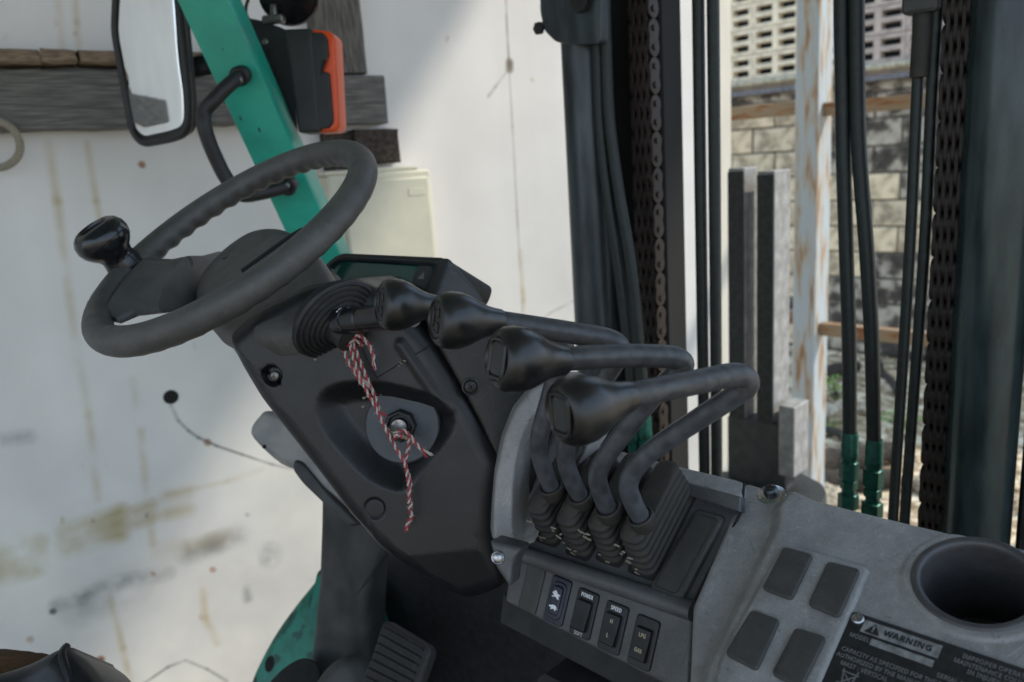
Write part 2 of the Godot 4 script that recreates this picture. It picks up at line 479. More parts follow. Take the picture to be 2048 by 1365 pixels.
	M.white_plate = mat(lin(0.28, 0.28, 0.275), 0.5, worn, Vector3.ONE * 10)
	M.plate_black = mat(lin(0.018, 0.02, 0.023), 0.4, worn, Vector3.ONE * 10)
	M.screen = mat(lin(0.008, 0.085, 0.07), 0.08)  # green reflection of the pillar put into the pane's colour
	M.blue_switch = mat(lin(0.016, 0.018, 0.035), 0.45, worn, Vector3.ONE * 12)

# ---------------------------------------------------------------- the scene
func _ready() -> void:
	rng.seed = 20240
	# camera: fitted to the photograph's vanishing points, level turned 45 degrees to the left, 12.6 degrees down, with a slight roll
	var up := -Vector3(484, -7123, -FOCAL).normalized()
	var left := Vector3(-1659, 226.5, -FOCAL).normalized()
	left = (left - up * left.dot(up)).normalized()
	var right := -left
	cam_basis = Basis(right, up, right.cross(up)).transposed().orthonormalized()
	var cam := Camera3D.new()
	cam.name = "camera"
	add_child(cam)
	cam.transform = Transform3D(cam_basis, EYE)
	cam.fov = rad_to_deg(2.0 * atan(682.5 / FOCAL))
	cam.near = 0.02
	cam.far = 200.0
	var ca := CameraAttributesPhysical.new()
	ca.frustum_focal_length = 28.0
	ca.exposure_aperture = 6.3
	ca.frustum_focus_distance = 0.74
	cam.attributes = ca
	cam.current = true
	# sky, exposure, sun
	var we := WorldEnvironment.new()
	we.name = "world"
	var env := Environment.new()
	env.background_mode = Environment.BG_SKY
	var sky := Sky.new()
	var sm := ProceduralSkyMaterial.new()
	sm.sky_top_color = Color(0.6, 0.71, 0.83)
	sm.sky_horizon_color = Color(0.86, 0.89, 0.92)
	sm.ground_horizon_color = Color(0.62, 0.6, 0.56)
	sm.ground_bottom_color = Color(0.35, 0.33, 0.3)
	sm.energy_multiplier = 1.0
	sky.sky_material = sm
	env.sky = sky
	env.tonemap_mode = Environment.TONE_MAPPER_LINEAR
	env.tonemap_exposure = 2.62
	env.sdfgi_enabled = true
	env.ssao_enabled = true
	env.ssil_enabled = true
	we.environment = env
	add_child(we)
	var sun := DirectionalLight3D.new()
	sun.name = "sun"
	sun.light_energy = 0.46
	sun.light_angular_distance = 3.0
	sun.light_color = Color(1.0, 0.96, 0.9)
	sun.shadow_enabled = true
	add_child(sun)
	sun.look_at_from_position(Vector3.ZERO, -Vector3(0.75, 1.0, -0.72))
	make_materials()
	build_setting()
	build_wall_things()
	build_yard()
	truck = thing("forklift", "dark grey forklift with teal front pillar, seen from the driver's right side over its console", "forklift", Vector3(-0.87, 0, -0.4))
	build_mast()
	build_body()
	build_wheel()
	build_column()
	build_console()
	build_levers()
	build_twine()

# ---------------------------------------------------------------- whitewashed wall, ground, added canopy
var wallf: Transform3D
var wimg: PackedByteArray
const WW := 1700
const WH := 1004
func wall_px(px: float, py: float) -> Vector2:
	var q := wallf.affine_inverse() * meet(px, py, wallf)
	return Vector2((q.x + 3.2) / 5.42 * WW, (3.2 - q.y) / 3.2 * WH)
func smear(pts: Array, wid: float, c: Color, alpha: float, ragged: FastNoiseLite, soft := 1.0) -> void:
	for i in range(0, pts.size() - 2, 2):
		var a := wall_px(pts[i], pts[i + 1]); var b := wall_px(pts[i + 2], pts[i + 3])
		var lo := a.min(b) - Vector2.ONE * (wid + 2); var hi := a.max(b) + Vector2.ONE * (wid + 2)
		for y in range(maxi(0, int(lo.y)), mini(WH, int(hi.y))):
			for x in range(maxi(0, int(lo.x)), mini(WW, int(hi.x))):
				var p := Vector2(x, y)
				var q := Geometry2D.get_closest_point_to_segment(p, a, b)
				var d := p.distance_to(q) / wid
				if d > 1.0: continue
				var k := alpha * pow(1.0 - d, soft) * clampf(0.6 + ragged.get_noise_2d(x * 2.0, y * 2.0) * 1.1, 0.0, 1.0)
				var o := (y * WW + x) * 3
				wimg[o] = int(lerpf(wimg[o], c.r8, k)); wimg[o + 1] = int(lerpf(wimg[o + 1], c.g8, k)); wimg[o + 2] = int(lerpf(wimg[o + 2], c.b8, k))

func wall_material() -> StandardMaterial3D:
	var n1 := FastNoiseLite.new(); n1.seed = 4; n1.frequency = 0.006; n1.fractal_octaves = 5
	var n2 := FastNoiseLite.new(); n2.seed = 8; n2.frequency = 0.012; n2.fractal_octaves = 4
	var a := n1.get_image(WW, WH, false, false, false).get_data()
	var b := n2.get_image(WW, WH, false, false, false).get_data()
	wimg = PackedByteArray(); wimg.resize(WW * WH * 3)
	for y in WH:
		var low := clampf((float(y) / WH - 0.55) * 1.4, 0.0, 0.5)       # grime: more of it near the ground
		for x in WW:
			var i := y * WW + x
			var m: float = (a[i] - 128) / 128.0; var f: float = (b[i] - 128) / 128.0
			var v := 0.9 + (b[x + 400 * WW] - 128) / 128.0 * 0.02 + m * (0.035 + low * 0.16) + f * (0.015 + low * 0.03) - low * 0.07
			var o := i * 3
			wimg[o] = int(clampf(v, 0, 1) * 254); wimg[o + 1] = int(clampf(v - 0.004 - low * 0.01, 0, 1) * 253); wimg[o + 2] = int(clampf(v - 0.012 - low * 0.04 - maxf(m, 0) * low * 0.1, 0, 1) * 252)
	var och := Color(0.66, 0.56, 0.36); var gr := Color(0.45, 0.46, 0.46); var dk := Color(0.2, 0.2, 0.2); var ru := Color(0.45, 0.2, 0.07)
	smear([90, 285, 108, 400, 128, 560, 150, 720, 172, 830, 190, 1000], 5.0, och, 0.42, n1)
	smear([168, 285, 186, 400, 202, 480, 222, 560, 240, 700], 4.0, och, 0.36, n1)
	smear([104, -40, 112, 40, 120, 112], 4.0, och, 0.34, n1)
	smear([142, -40, 147, 40, 152, 112], 3.5, och, 0.34, n1)
	smear([262, 760, 275, 860, 290, 1000, 300, 1090], 5.0, och, 0.3, n2)
	for k in 3: smear([-20, 1112 + k * 24, 70, 1086 + k * 26], 10.0, Color(0.6, 0.52, 0.3), 0.8, n1)
	for k in 3: smear([125, 1064 + k * 20, 235, 1024 + k * 24], 10.0, Color(0.64, 0.56, 0.36), 0.7, n1)
	for k in 2: smear([265, 1024 + k * 26, 300, 1010 + k * 26], 8.0, och, 0.45, n1)
	for k in 2: smear([330, 992 + k * 36, 372, 984 + k * 36], 9.0, och, 0.45, n1)
	smear([330, 990, 450, 964, 520, 940], 4.0, och, 0.36, n1)
	smear([110, 1210, 160, 1195, 240, 1164, 330, 1150], 9.0, gr, 0.55, n2)
	smear([160, 1215, 250, 1180], 22.0, gr, 0.35, n2)
	smear([375, 1106, 420, 1092, 470, 1074], 14.0, gr, 0.55, n2)
	smear([320, 1106, 440, 1080], 12.0, och, 0.25, n2)
	smear([536, 1106, 538, 1118], 13.0, gr, 0.75, n2)
	smear([490, 1180, 492, 1200], 6.0, gr, 0.6, n2)
	smear([420, 1141, 422, 1143], 3.0, ru, 0.8, n1, 0.5)
	smear([53, 1281, 55, 1283], 3.0, ru, 0.7, n1, 0.5)
	smear([194, 1322, 195, 1323], 3.5, ru, 1.4, n1, 0.5)
	smear([99, 1225, 100, 1226], 3.0, dk, 1.0, n1, 0.5)
	smear([278, 326, 279, 327], 3.0, ru, 1.0, n1, 0.5)
	smear([410, 885, 411, 886], 3.5, ru, 1.0, n1, 0.5)
	smear([215, 1195, 240, 1300, 255, 1365], 4.0, och, 0.4, n2)
	smear([400, 1160, 405, 1240, 430, 1290], 5.0, och, 0.35, n2)
	smear([280, 1372, 330, 1338, 366, 1324, 410, 1342, 450, 1366], 1.7, gr, 0.7, n1, 0.6)
	smear([0, 880, 50, 874], 8.0, gr, 0.4, n2)
	smear([1040, 500, 1046, 600, 1050, 660], 4.0, och, 0.45, n2)
	smear([1150, 600, 1100, 625, 1060, 655], 2.0, gr, 0.6, n2)
	smear([1018, 122, 1018, 134], 5.0, Color(0.4, 0.35, 0.28), 1.0, n1, 0.5)
	smear([1012, 140, 990, 170, 975, 190], 2.0, gr, 0.6, n2)
	smear([430, 590, 520, 560], 10.0, gr, 0.2, n2)
	smear([600, 470, 640, 500, 700, 640], 12.0, gr, 0.2, n2)
	smear([338, 800, 337, 812, 352, 842], 2.0, dk, 0.9, n1, 0.6)
	smear([352, 842, 372, 862, 392, 876, 430, 893], 1.6, Color(0.32, 0.32, 0.32), 0.85, n1, 0.6)
	smear([430, 893, 480, 910, 540, 930, 600, 944], 1.4, Color(0.42, 0.41, 0.4), 0.8, n1, 0.6)
	smear([1009, -60, 1012, 30, 1017, 128], 1.5, Color(0.4, 0.39, 0.37), 0.9, n1, 0.6)
	smear([1017, 128, 1024, 250, 1033, 420, 1046, 660], 1.4, Color(0.5, 0.47, 0.42), 0.5, n1, 0.6)
	var sp := RandomNumberGenerator.new(); sp.seed = 99
	for k in 26:
		var x := sp.randf_range(0, 1130); var y := sp.randf_range(0, 1365)
		smear([x, y, x + sp.randf_range(-4, 4), y + sp.randf_range(1, 9)], sp.randf_range(1.4, 2.2), [gr, dk, och, ru][sp.randi() % 4], sp.randf_range(0.25, 0.6), n1, 0.6)
	var m := StandardMaterial3D.new()
	m.albedo_color = lin(0.9, 0.9, 0.9)
	m.albedo_texture = ImageTexture.create_from_image(Image.create_from_data(WW, WH, false, Image.FORMAT_RGB8, wimg))
	m.roughness = 0.6
	m.cull_mode = BaseMaterial3D.CULL_DISABLED
	m.texture_repeat = false
	return m

func ramp_plank(mb: MB, L: float, h: float, t: float, jit: float) -> void:     # a weathered board along x, resting on z = 0
	var rs := []
	var n := maxi(3, int(L / 0.05))
	for i in n + 1:
		var x := -L / 2 + L * i / n
		var ring := PackedVector3Array()
		for p in [[-h / 2, 0.0], [-h / 2, t * 0.93], [-h / 2 + 0.005, t], [h / 2 - 0.006, t], [h / 2, t * 0.9], [h / 2, 0.0]]:
			ring.append(Vector3(x + rng.randf_range(-1, 1) * (jit * 1.5 if i == 0 or i == n else 0.0), p[0] + rng.randf_range(-jit, jit), p[1] + rng.randf_range(-jit, jit) * 0.6))
		ring.reverse()
		rs.append(ring)
	mb.rings(rs, true, true, true)

func build_setting() -> void:
	wallf = frame(Vector3(-2.127, 0, -0.562), Vector3(0.967, 0, 0.255))
	var g := MeshInstance3D.new()
	g.name = "ground"
	var pm := PlaneMesh.new(); pm.size = Vector2(120, 120); pm.subdivide_width = 4; pm.subdivide_depth = 4
	g.mesh = pm; g.material_override = M.ground
	add_child(g); tag(g, "", "", "", "structure")
	var slab := MB.new()
	box(slab, Transform3D(Basis(), Vector3(0.4, -0.045, 1.0)), Vector3(4.6, 0.1, 7.6), 0.01)
	tag(put("paved_ground", slab, M.concrete), "", "", "", "structure")
	# added roof, out of sight above: keeps sun off the cab, shades the wall
	var can := MB.new()
	box(can, Transform3D(Basis(), Vector3(-0.9, 3.6, 0.6)), Vector3(5.2, 0.05, 6.8), 0.0)
	tag(put("added_canopy", can, M.roofing), "", "", "", "structure")

func build_wall_things() -> void:
	# white wall: front face carries its own stains, body behind it
	var w := thing("white_wall", "whitewashed wall with rust drips and grime to the left of the forklift", "wall", wallf * Vector3(-0.5, 0, 0))
	var q := QuadMesh.new(); q.size = Vector2(5.42, 3.2)
	put("wall_face", q, wall_material(), w, wallf * Transform3D(Basis(), Vector3(-0.49, 1.6, 0.0)))
	var b := MB.new()
	box(b, wallf * Transform3D(Basis(), Vector3(-0.49, 1.6, -0.064)), Vector3(5.42, 3.2, 0.12), 0.0)
	put("wall_body", b, M.cream_trim, w)
	b = MB.new()
	box(b, wallf * Transform3D(Basis(), Vector3(-6.2, 1.6, -0.064)), Vector3(5.99, 3.2, 0.124), 0.0)
	put("wall_rear_panel", b, mat(lin(0.72, 0.72, 0.71), 0.7), w)
	b = MB.new()
	box(b, wallf * Transform3D(Basis(), Vector3(2.262, 1.6, -0.07)), Vector3(0.08, 3.2, 0.13), 0.006)
	var trim := put("corner_trim", b, M.cream_trim, w)
	tag(trim, "cream corner strip at the end of the white wall")
	var hole := wallf.affine_inverse() * meet(338, 795, wallf)
	b = MB.new()
	lathe(b, [Vector2(0.019, 0.0), Vector2(0.017, 0.003), Vector2(0.012, 0.0015), Vector2(0.0001, 0.001)], wallf * Transform3D(Basis(), Vector3(hole.x, hole.y, 0.0006)), 24)
	tag(put("hole", b, M.dark_hole, w), "small dark hole in the white wall")
	# timbers nailed to the wall
	plank("timber_beam", "long grey weathered timber beam across the white wall behind the mirror", [-1.3, 0.72], [1.79, 1.925], 0.06, M.wood, 0.0)
	plank("plank", "brown weathered plank lying on top of the long timber beam, left of the mirror", [-0.55, 0.078], [1.932, 1.962], 0.085, M.wood_top, 0.0)
	plank("plank", "short brown plank on the timber beam between two longer planks, left of the mirror", [0.082, 0.152], [1.932, 1.963], 0.088, M.wood_top, 0.0)
	plank("plank", "brown plank on the timber beam running behind the mirror and the teal pillar", [0.156, 0.7], [1.932, 1.96], 0.085, M.wood_top, 0.0)
	plank("timber_block", "pale square-ended timber block on the wall right of the orange lamp", [0.735, 0.9], [1.78, 1.908], 0.055, M.wood, 0.0)
	plank("timber_block", "dark broken timber block under the pale one, above the beige electrical box", [0.80, 0.93], [1.672, 1.765], 0.05, M.wood_dark, 0.0)
	plank("timber_block", "small brown timber offcut on the wall just above the beige electrical box", [0.72, 0.80], [1.655, 1.76], 0.03, M.wood_dark, 0.0)
	plank("upright_plank", "grey upright plank on the white wall behind the work lamp", [0.72, 0.865], [1.915, 2.7], 0.03, M.wood_v, 1.0)
	# rope
	b = MB.new(); var p := []
	for i in 26:
		var a := TAU * i / 25.0
		p.append(wallf * Vector3(-0.045 + cos(a) * 0.055, 1.765 + sin(a) * 0.052, 0.075 + sin(a * 2) * 0.012))
	tube(b, smooth_path(p, 3), 0.0085, 10)
	tag(put("rope_loop", b, M.rope), "loop of pale rope hanging at the left end of the timber beam", "rope")
	# electrical box
	var inv := wallf.affine_inverse()
	var f := shift(wallf, 0.11)
	var e := thing("electrical_box", "beige electrical box with a framed lid on the white wall behind the steering wheel", "electrical box", wallf * Vector3(0.88, 1.25, 0))
	var o := flat([655, 348, 863, 336, 875, 520], f)
	var s0 := o[0].x; var s1 := o[1].x; var y1 := o[1].y; var y0 := y1 - 0.42
	b = MB.new(); box(b, wallf * Transform3D(Basis(), Vector3((s0 + s1) / 2, (y0 + y1) / 2, 0.048)), Vector3(s1 - s0, y1 - y0, 0.1), 0.006)
	put("case", b, M.beige, e)
	b = MB.new(); box(b, wallf * Transform3D(Basis(), Vector3((s0 + s1) / 2 + 0.012, (y0 + y1) / 2 - 0.004, 0.105)), Vector3(s1 - s0 - 0.05, y1 - y0 - 0.03, 0.014), 0.005)
	put("lid", b, M.beige, e)
	b = MB.new(); box(b, wallf * Transform3D(Basis(), Vector3(s1 - 0.055, y1 - 0.06, 0.1125)), Vector3(0.05, 0.02, 0.002), 0.0005)
	put("name_plate", b, M.beige, e)
	b = MB.new(); box(b, wallf * Transform3D(Basis(), Vector3((s0 + s1) / 2 - 0.02, y1 + 0.006, 0.055)), Vector3(s1 - s0 - 0.03, 0.012, 0.075), 0.003)
	put("top_flange", b, M.beige, e)

func plank(called: String, label: String, s: Array, y: Array, t: float, m: Material, upright: float) -> void:
	var b := MB.new()
	var c := wallf * Transform3D(Basis(), Vector3((s[0] + s[1]) / 2, (y[0] + y[1]) / 2, 0.001))
	var L: float = s[1] - s[0]; var h: float = y[1] - y[0]
	if upright > 0.0:
		var r := MB.new(); ramp_plank(r, h, L, t, 0.002)
		mix_in(b, r, Transform3D(Basis(Vector3.BACK, PI / 2), Vector3.ZERO))
	else: ramp_plank(b, L, h, t, 0.0022)
	tag(put(called, b, m, null, c, 30.0), label, "timber", "weathered timbers on the white wall")

# ---------------------------------------------------------------- the yard ahead
func build_yard() -> void:
	var bw := thing("block_wall", "stained grey concrete block wall with pierced ventilation blocks on top, across the yard", "wall", Vector3(-2.2, 0, -6.35))
	var core := MB.new()
	box(core, Transform3D(Basis(), Vector3(-2.2, 1.03, -6.34)), Vector3(6.1, 2.06, 0.26), 0.0)
	put("mortar_core", core, M.mortar, bw)
	core = MB.new()
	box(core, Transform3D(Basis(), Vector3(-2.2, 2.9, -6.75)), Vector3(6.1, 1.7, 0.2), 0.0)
	put("dark_backing", core, M.black_plastic, bw)  # added black slab so the holes of the pierced blocks stay dark
	var nz := FastNoiseLite.new(); nz.seed = 5; nz.frequency = 0.55; nz.fractal_octaves = 3
	var shapes := []
	for v in 3:
		var b := MB.new()
		box(b, Transform3D(Basis(), Vector3.ZERO), Vector3(0.378 - v * 0.002, 0.185 - v * 0.001, 0.09), 0.006 + v * 0.001)
		shapes.append(b.mesh(30))
	for r in 10:
		for c in 15:
			var x := -5.0 + c * 0.388 + (0.194 if r % 2 else 0.0)
			var y := 0.02 + 0.098 + r * 0.196
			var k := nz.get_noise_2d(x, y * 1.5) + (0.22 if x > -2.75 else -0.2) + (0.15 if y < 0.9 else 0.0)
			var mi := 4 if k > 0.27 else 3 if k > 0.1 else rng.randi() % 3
			put("block", shapes[rng.randi() % 3], M["block%d" % mi], bw, Transform3D(Basis(Vector3.UP, rng.randf_range(-0.008, 0.008)), Vector3(x, y, -6.245 + rng.randf_range(-0.003, 0.003))))
	var cope := MB.new()
	box(cope, Transform3D(Basis(), Vector3(-2.2, 2.02, -6.235)), Vector3(6.1, 0.085, 0.1), 0.01)
	put("ledge", cope, M.block4, bw)
	cope = MB.new()
	box(cope, Transform3D(Basis(), Vector3(-2.2, 2.115, -6.235)), Vector3(6.1, 0.1, 0.08), 0.01)
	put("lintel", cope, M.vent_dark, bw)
	var vb := MB.new()
	var D := 0.09
	for xx in [-0.178, 0.0, 0.178]: box(vb, Transform3D(Basis(), Vector3(xx, 0, 0)), Vector3(0.03 if xx != 0.0 else 0.05, 0.19, D), 0.004)
	for yy in [-0.08, 0.0, 0.08]: box(vb, Transform3D(Basis(), Vector3(0, yy, -0.002)), Vector3(0.38, 0.038 if yy == 0.0 else 0.03, D - 0.006), 0.004)
	var vmesh := vb.mesh(30)
	for r in 6:
		for c in 15:
			var x := -5.0 + c * 0.388
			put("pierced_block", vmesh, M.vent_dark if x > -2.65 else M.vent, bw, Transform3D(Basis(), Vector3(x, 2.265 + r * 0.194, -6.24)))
	for k in 2:
		var b := MB.new()
		var y := [2.135, 2.055][k] as float
		tube(b, PackedVector3Array([Vector3(-5.2, y, -6.15), Vector3(-2.5, y + 0.006, -6.15), Vector3(0.8, y, -6.15)]), [0.028, 0.02][k], 14)
		tag(put("pipe", b, [M.pipe_cream, M.pipe_grey][k]), ["cream pipe running along the block wall under the pierced blocks", "thinner grey pipe just under the cream pipe on the block wall"][k], "pipe", "pipes along the block wall")
	# rusty steel frame
	var sf := thing("steel_frame", "rusty pale blue steel post with cross rails, standing between the truck and the block wall", "steel frame", Vector3(-1.39, 0, -3.16))
	var b := MB.new()
	var px0 := meet(1592, 300, zf(-3.1)).x; var px1 := meet(1638, 300, zf(-3.1)).x
	box(b, Transform3D(Basis(), Vector3((px0 + px1) / 2, 1.6, -3.166)), Vector3(px1 - px0, 3.2, 0.132), 0.004)
	put("post", b, M.rusty, sf)
	var ff := Transform3D(Basis(), Vector3(0, 0, -3.14))
	for k in 4:
		var q := flat([[1440, 229, 1440, 229], [1700, 212, 1700, 212], [1445, 624, 0, 0], [1700, 665, 0, 0]][k], ff)
		b = MB.new()
		var L := 1.3
		box(b, Transform3D(Basis(), Vector3(px0 - 0.001 - L / 2 if k % 2 == 0 else px1 + 0.001 + L / 2, q[0].y, -3.164)), Vector3(L, 0.05, 0.05), 0.003)
		put("rail", b, M.rusty_rail, sf)
	# logs, stones, plants and leaf litter on the ground
	var gf := frame(Vector3.ZERO, Vector3.UP, Vector3.FORWARD)
	var logs := [[1640, 765, 1712, 745, 0.06, "short thick log lying left of the twin hoses, beyond the steel post"], [1745, 705, 1840, 728, 0.045, "pale crooked branch lying between the hoses and the black pipes"], [1640, 950, 1790, 925, 0.07, "big brown log lying near the steel post at the bottom of the yard"], [1640, 985, 1800, 975, 0.06, "front log at the bottom of the yard beside the hose fittings"], [1748, 720, 1800, 800, 0.03, "grey root-like branch lying askew beyond the right hose"], [1650, 870, 1720, 900, 0.035, "thin stick lying in the leaf litter by the steel post"], [1420, 880, 1470, 860, 0.04, "log lying behind the thin black tubes left of the fork carriage"]]
	for l in logs:
		var a := meet(l[0], l[1], gf); var c := meet(l[2], l[3], gf)
		b = MB.new()
		var pts := []
		var rr := []
		for i in 6:
			pts.append(a.lerp(c, i / 5.0) + Vector3(rng.randf_range(-0.02, 0.02), l[4] * 0.75 + rng.randf_range(-0.004, 0.004), rng.randf_range(-0.02, 0.02)))
		var sp := smooth_path(pts, 5)
		for i in sp.size(): rr.append(l[4] * (1.0 - 0.25 * i / sp.size() + rng.randf_range(-0.07, 0.07)))
		tube(b, sp, rr, 11)
		tag(put("log", b, M.bark), l[5], "log", "logs and branches lying in the yard")
	var stones := [[1676, 842, 0.1, "round pale stone beside the log in the yard"], [1790, 655, 0.16, "grey boulder at the foot of the block wall between the black pipes"], [1740, 830, 0.07, "small stone in the leaf litter right of the twin hoses"], [1660, 1010, 0.08, "stone near the foot of the steel post"], [1860, 985, 0.07, "stone seen under the right lift chain"], [1665, 640, 0.12, "stone at the foot of the block wall right of the post"]]
	for s in stones:
		b = MB.new()
		var c := meet(s[0], s[1], gf)
		var rs := []
		var nn := FastNoiseLite.new(); nn.seed = int(s[0]); nn.frequency = 1.2
		for i in 9:
			var ring := PackedVector3Array()
			var th := PI * (i + 0.02) / 8.04
			for j in 14:
				var ph := TAU * j / 14
				var d := Vector3(sin(th) * cos(ph), -cos(th) * 0.65, sin(th) * sin(ph))
				ring.append(d * s[2] * (1.0 + nn.get_noise_3dv(d * 1.2) * 0.5) + Vector3(0, s[2] * 0.45, 0))
			ring.reverse()
			rs.append(ring)
		b.rings(rs, true, true, true)
		tag(put("stone", b, M.rock, null, Transform3D(Basis(), c)), s[3], "stone", "stones lying in the yard")
	var bushes := [[1775, 632, 0.34, 170, "light green bush at the foot of the block wall between hoses and pipes"], [1672, 800, 0.15, 70, "low green weed growing by the log left of the hoses"], [1655, 868, 0.09, 40, "small green weed near the steel post"], [1800, 860, 0.12, 60, "small green weed between the twin hoses and the black pipes"], [1446, 915, 0.13, 80, "bright green weed seen between the thin tubes and the fork carriage"], [1440, 700, 0.14, 50, "green weed behind the thin black tubes"]]
	for s in bushes:
		var c := meet(s[0], s[1], gf)
		var o := thing("weed", s[4], "plant", c, "weeds growing in the yard")
		b = MB.new()
		var st := MB.new()
		for k in int(s[3]):
			var dir := Vector3(rng.randf_range(-1, 1), rng.randf_range(0.1, 1.6), rng.randf_range(-1, 1)).normalized()
			var tip: Vector3 = c + dir * float(s[2]) * rng.randf_range(0.4, 1.0)
			var side := dir.cross(Vector3(rng.randf_range(-1, 1), rng.randf_range(-1, 1), rng.randf_range(-1, 1))).normalized()
			var l := float(s[2]) * rng.randf_range(0.16, 0.3)
			var w := l * 0.32
			b.quad(tip, tip + dir * l * 0.5 + side * w, tip + dir * l + Vector3(0, -l * 0.3, 0), tip + dir * l * 0.5 - side * w)
			if k % 4 == 0: tube(st, PackedVector3Array([c, c.lerp(tip, 0.5) + Vector3(0, 0.01, 0), tip]), 0.003, 5)
		put("leaves", b, M.leaf, o)
		put("stems", st, M.bark, o)
	var mm := MultiMesh.new()
	mm.transform_format = MultiMesh.TRANSFORM_3D
	var lf := MB.new()
	lf.quad(Vector3(-0.5, 0, 0), Vector3(0, 0.08, 0.22), Vector3(0.5, 0.03, 0), Vector3(0, 0.1, -0.22))
	mm.mesh = lf.mesh()
	mm.instance_count = 3200
	for i in 3200:
		var s := rng.randf_range(0.03, 0.1)
		mm.set_instance_transform(i, Transform3D(Basis.from_euler(Vector3(rng.randf_range(-0.5, 0.5), rng.randf() * TAU, rng.randf_range(-0.5, 0.5))).scaled(Vector3.ONE * s), Vector3(rng.randf_range(-4.2, 0.4), rng.randf_range(0.005, 0.03), rng.randf_range(-6.15, -2.95))))
	var mi := MultiMeshInstance3D.new()
	mi.name = "leaf_litter"
	mi.multimesh = mm
	mi.material_override = M.dry_leaf
	add_child(mi)
	tag(mi, "dry brown leaves scattered over the sunlit yard", "leaves", "", "stuff")

# ---------------------------------------------------------------- the mast
func zf(z: float) -> Transform3D: return Transform3D(Basis(), Vector3(0, 0, z))
func xfr(x: float) -> Transform3D: return frame(Vector3(x, 0, 0), Vector3.RIGHT)
func hose_path(px: Array, z: float, n := 8) -> PackedVector3Array:
	var p := []
	for i in range(0, px.size(), 2): p.append(meet(px[i], px[i + 1], zf(z)))
	return smooth_path(p, n)

func stadium(pitch: float, r: float, waist: float) -> PackedVector2Array:   # a link plate: two round ends and a slight waist
	var o := PackedVector2Array()
	for k in 9: o.append(Vector2(cos(-PI + PI * k / 8.0) * r, -pitch / 2 + sin(-PI + PI * k / 8.0) * r))
	o.append(Vector2(waist, 0))
	for k in 9: o.append(Vector2(cos(PI * k / 8.0) * r, pitch / 2 + sin(PI * k / 8.0) * r))
	o.append(Vector2(-waist, 0))
	return o

func chain(label: String, x0: float, x1: float, z: float, y0: float, y1: float, pitch: float, cm: Material) -> void:
	var root := Node3D.new()
	root.name = numbered(truck, "lift_chain")
	truck.add_child(root, true)
	root.position = Vector3((x0 + x1) / 2, y0, z) - truck.position
	tag(root, label)
	var n := 7
	var t := (x1 - x0) / n
	var kinds := []
	for odd in 2:
		var b := MB.new()
		for i in n:
			if i % 2 == odd: continue
			var x := -(x1 - x0) / 2 + t * (i + 1)
			extrude(b, stadium(pitch, pitch * 0.5, pitch * 0.41), Transform3D(Basis(Vector3(0, 0, -1), Vector3.UP, Vector3.RIGHT), Vector3(x, 0, 0)), t * 0.97, 0.0005)
		if odd == 1:
			for s in [-0.5, 0.5]:
				var e := MB.new()
				tube(e, PackedVector3Array([Vector3(-(x1 - x0) / 2 - 0.003, pitch * s, 0), Vector3((x1 - x0) / 2 + 0.003, pitch * s, 0)]), pitch * 0.17, 10)
				mix_in(b, e, Transform3D())
		kinds.append(b.mesh(35))
	var k := int((y1 - y0) / pitch)
	for i in k:
		put("chain_link", kinds[i % 2], cm, root, Transform3D(Basis(), Vector3((x0 + x1) / 2, y0 + i * pitch, z)))

func fitting(b: MB, top: Vector3, r: float) -> void:
	var f := Transform3D(Basis(Vector3.RIGHT, Vector3.FORWARD, Vector3.UP), top)
	lathe(b, [Vector2(r * 0.96, 0.03), Vector2(r * 1.12, 0.024), Vector2(r * 1.1, 0.012), Vector2(r * 1.16, 0.01), Vector2(r * 1.1, -0.002), Vector2(r * 1.18, -0.006), Vector2(r * 1.2, -0.012), Vector2(r * 1.0, -0.018)], f, 24)
	for k in [[-0.036, 1.32, 0.03], [-0.062, 1.15, 0.016], [-0.092, 1.38, 0.026]]:
		var hx := PackedVector2Array()
		for j in 6: hx.append(Vector2(cos(TAU * j / 6 + 0.3), sin(TAU * j / 6 + 0.3)) * r * k[1])
		var q := f; q.origin = f * Vector3(0, 0, k[0] + k[2] / 2)
		extrude(b, hx, q, k[2], 0.002)
	lathe(b, [Vector2(r * 0.9, -0.016), Vector2(r * 0.9, -0.1), Vector2(r * 0.75, -0.11), Vector2(r * 0.75, -0.55)], f, 18)

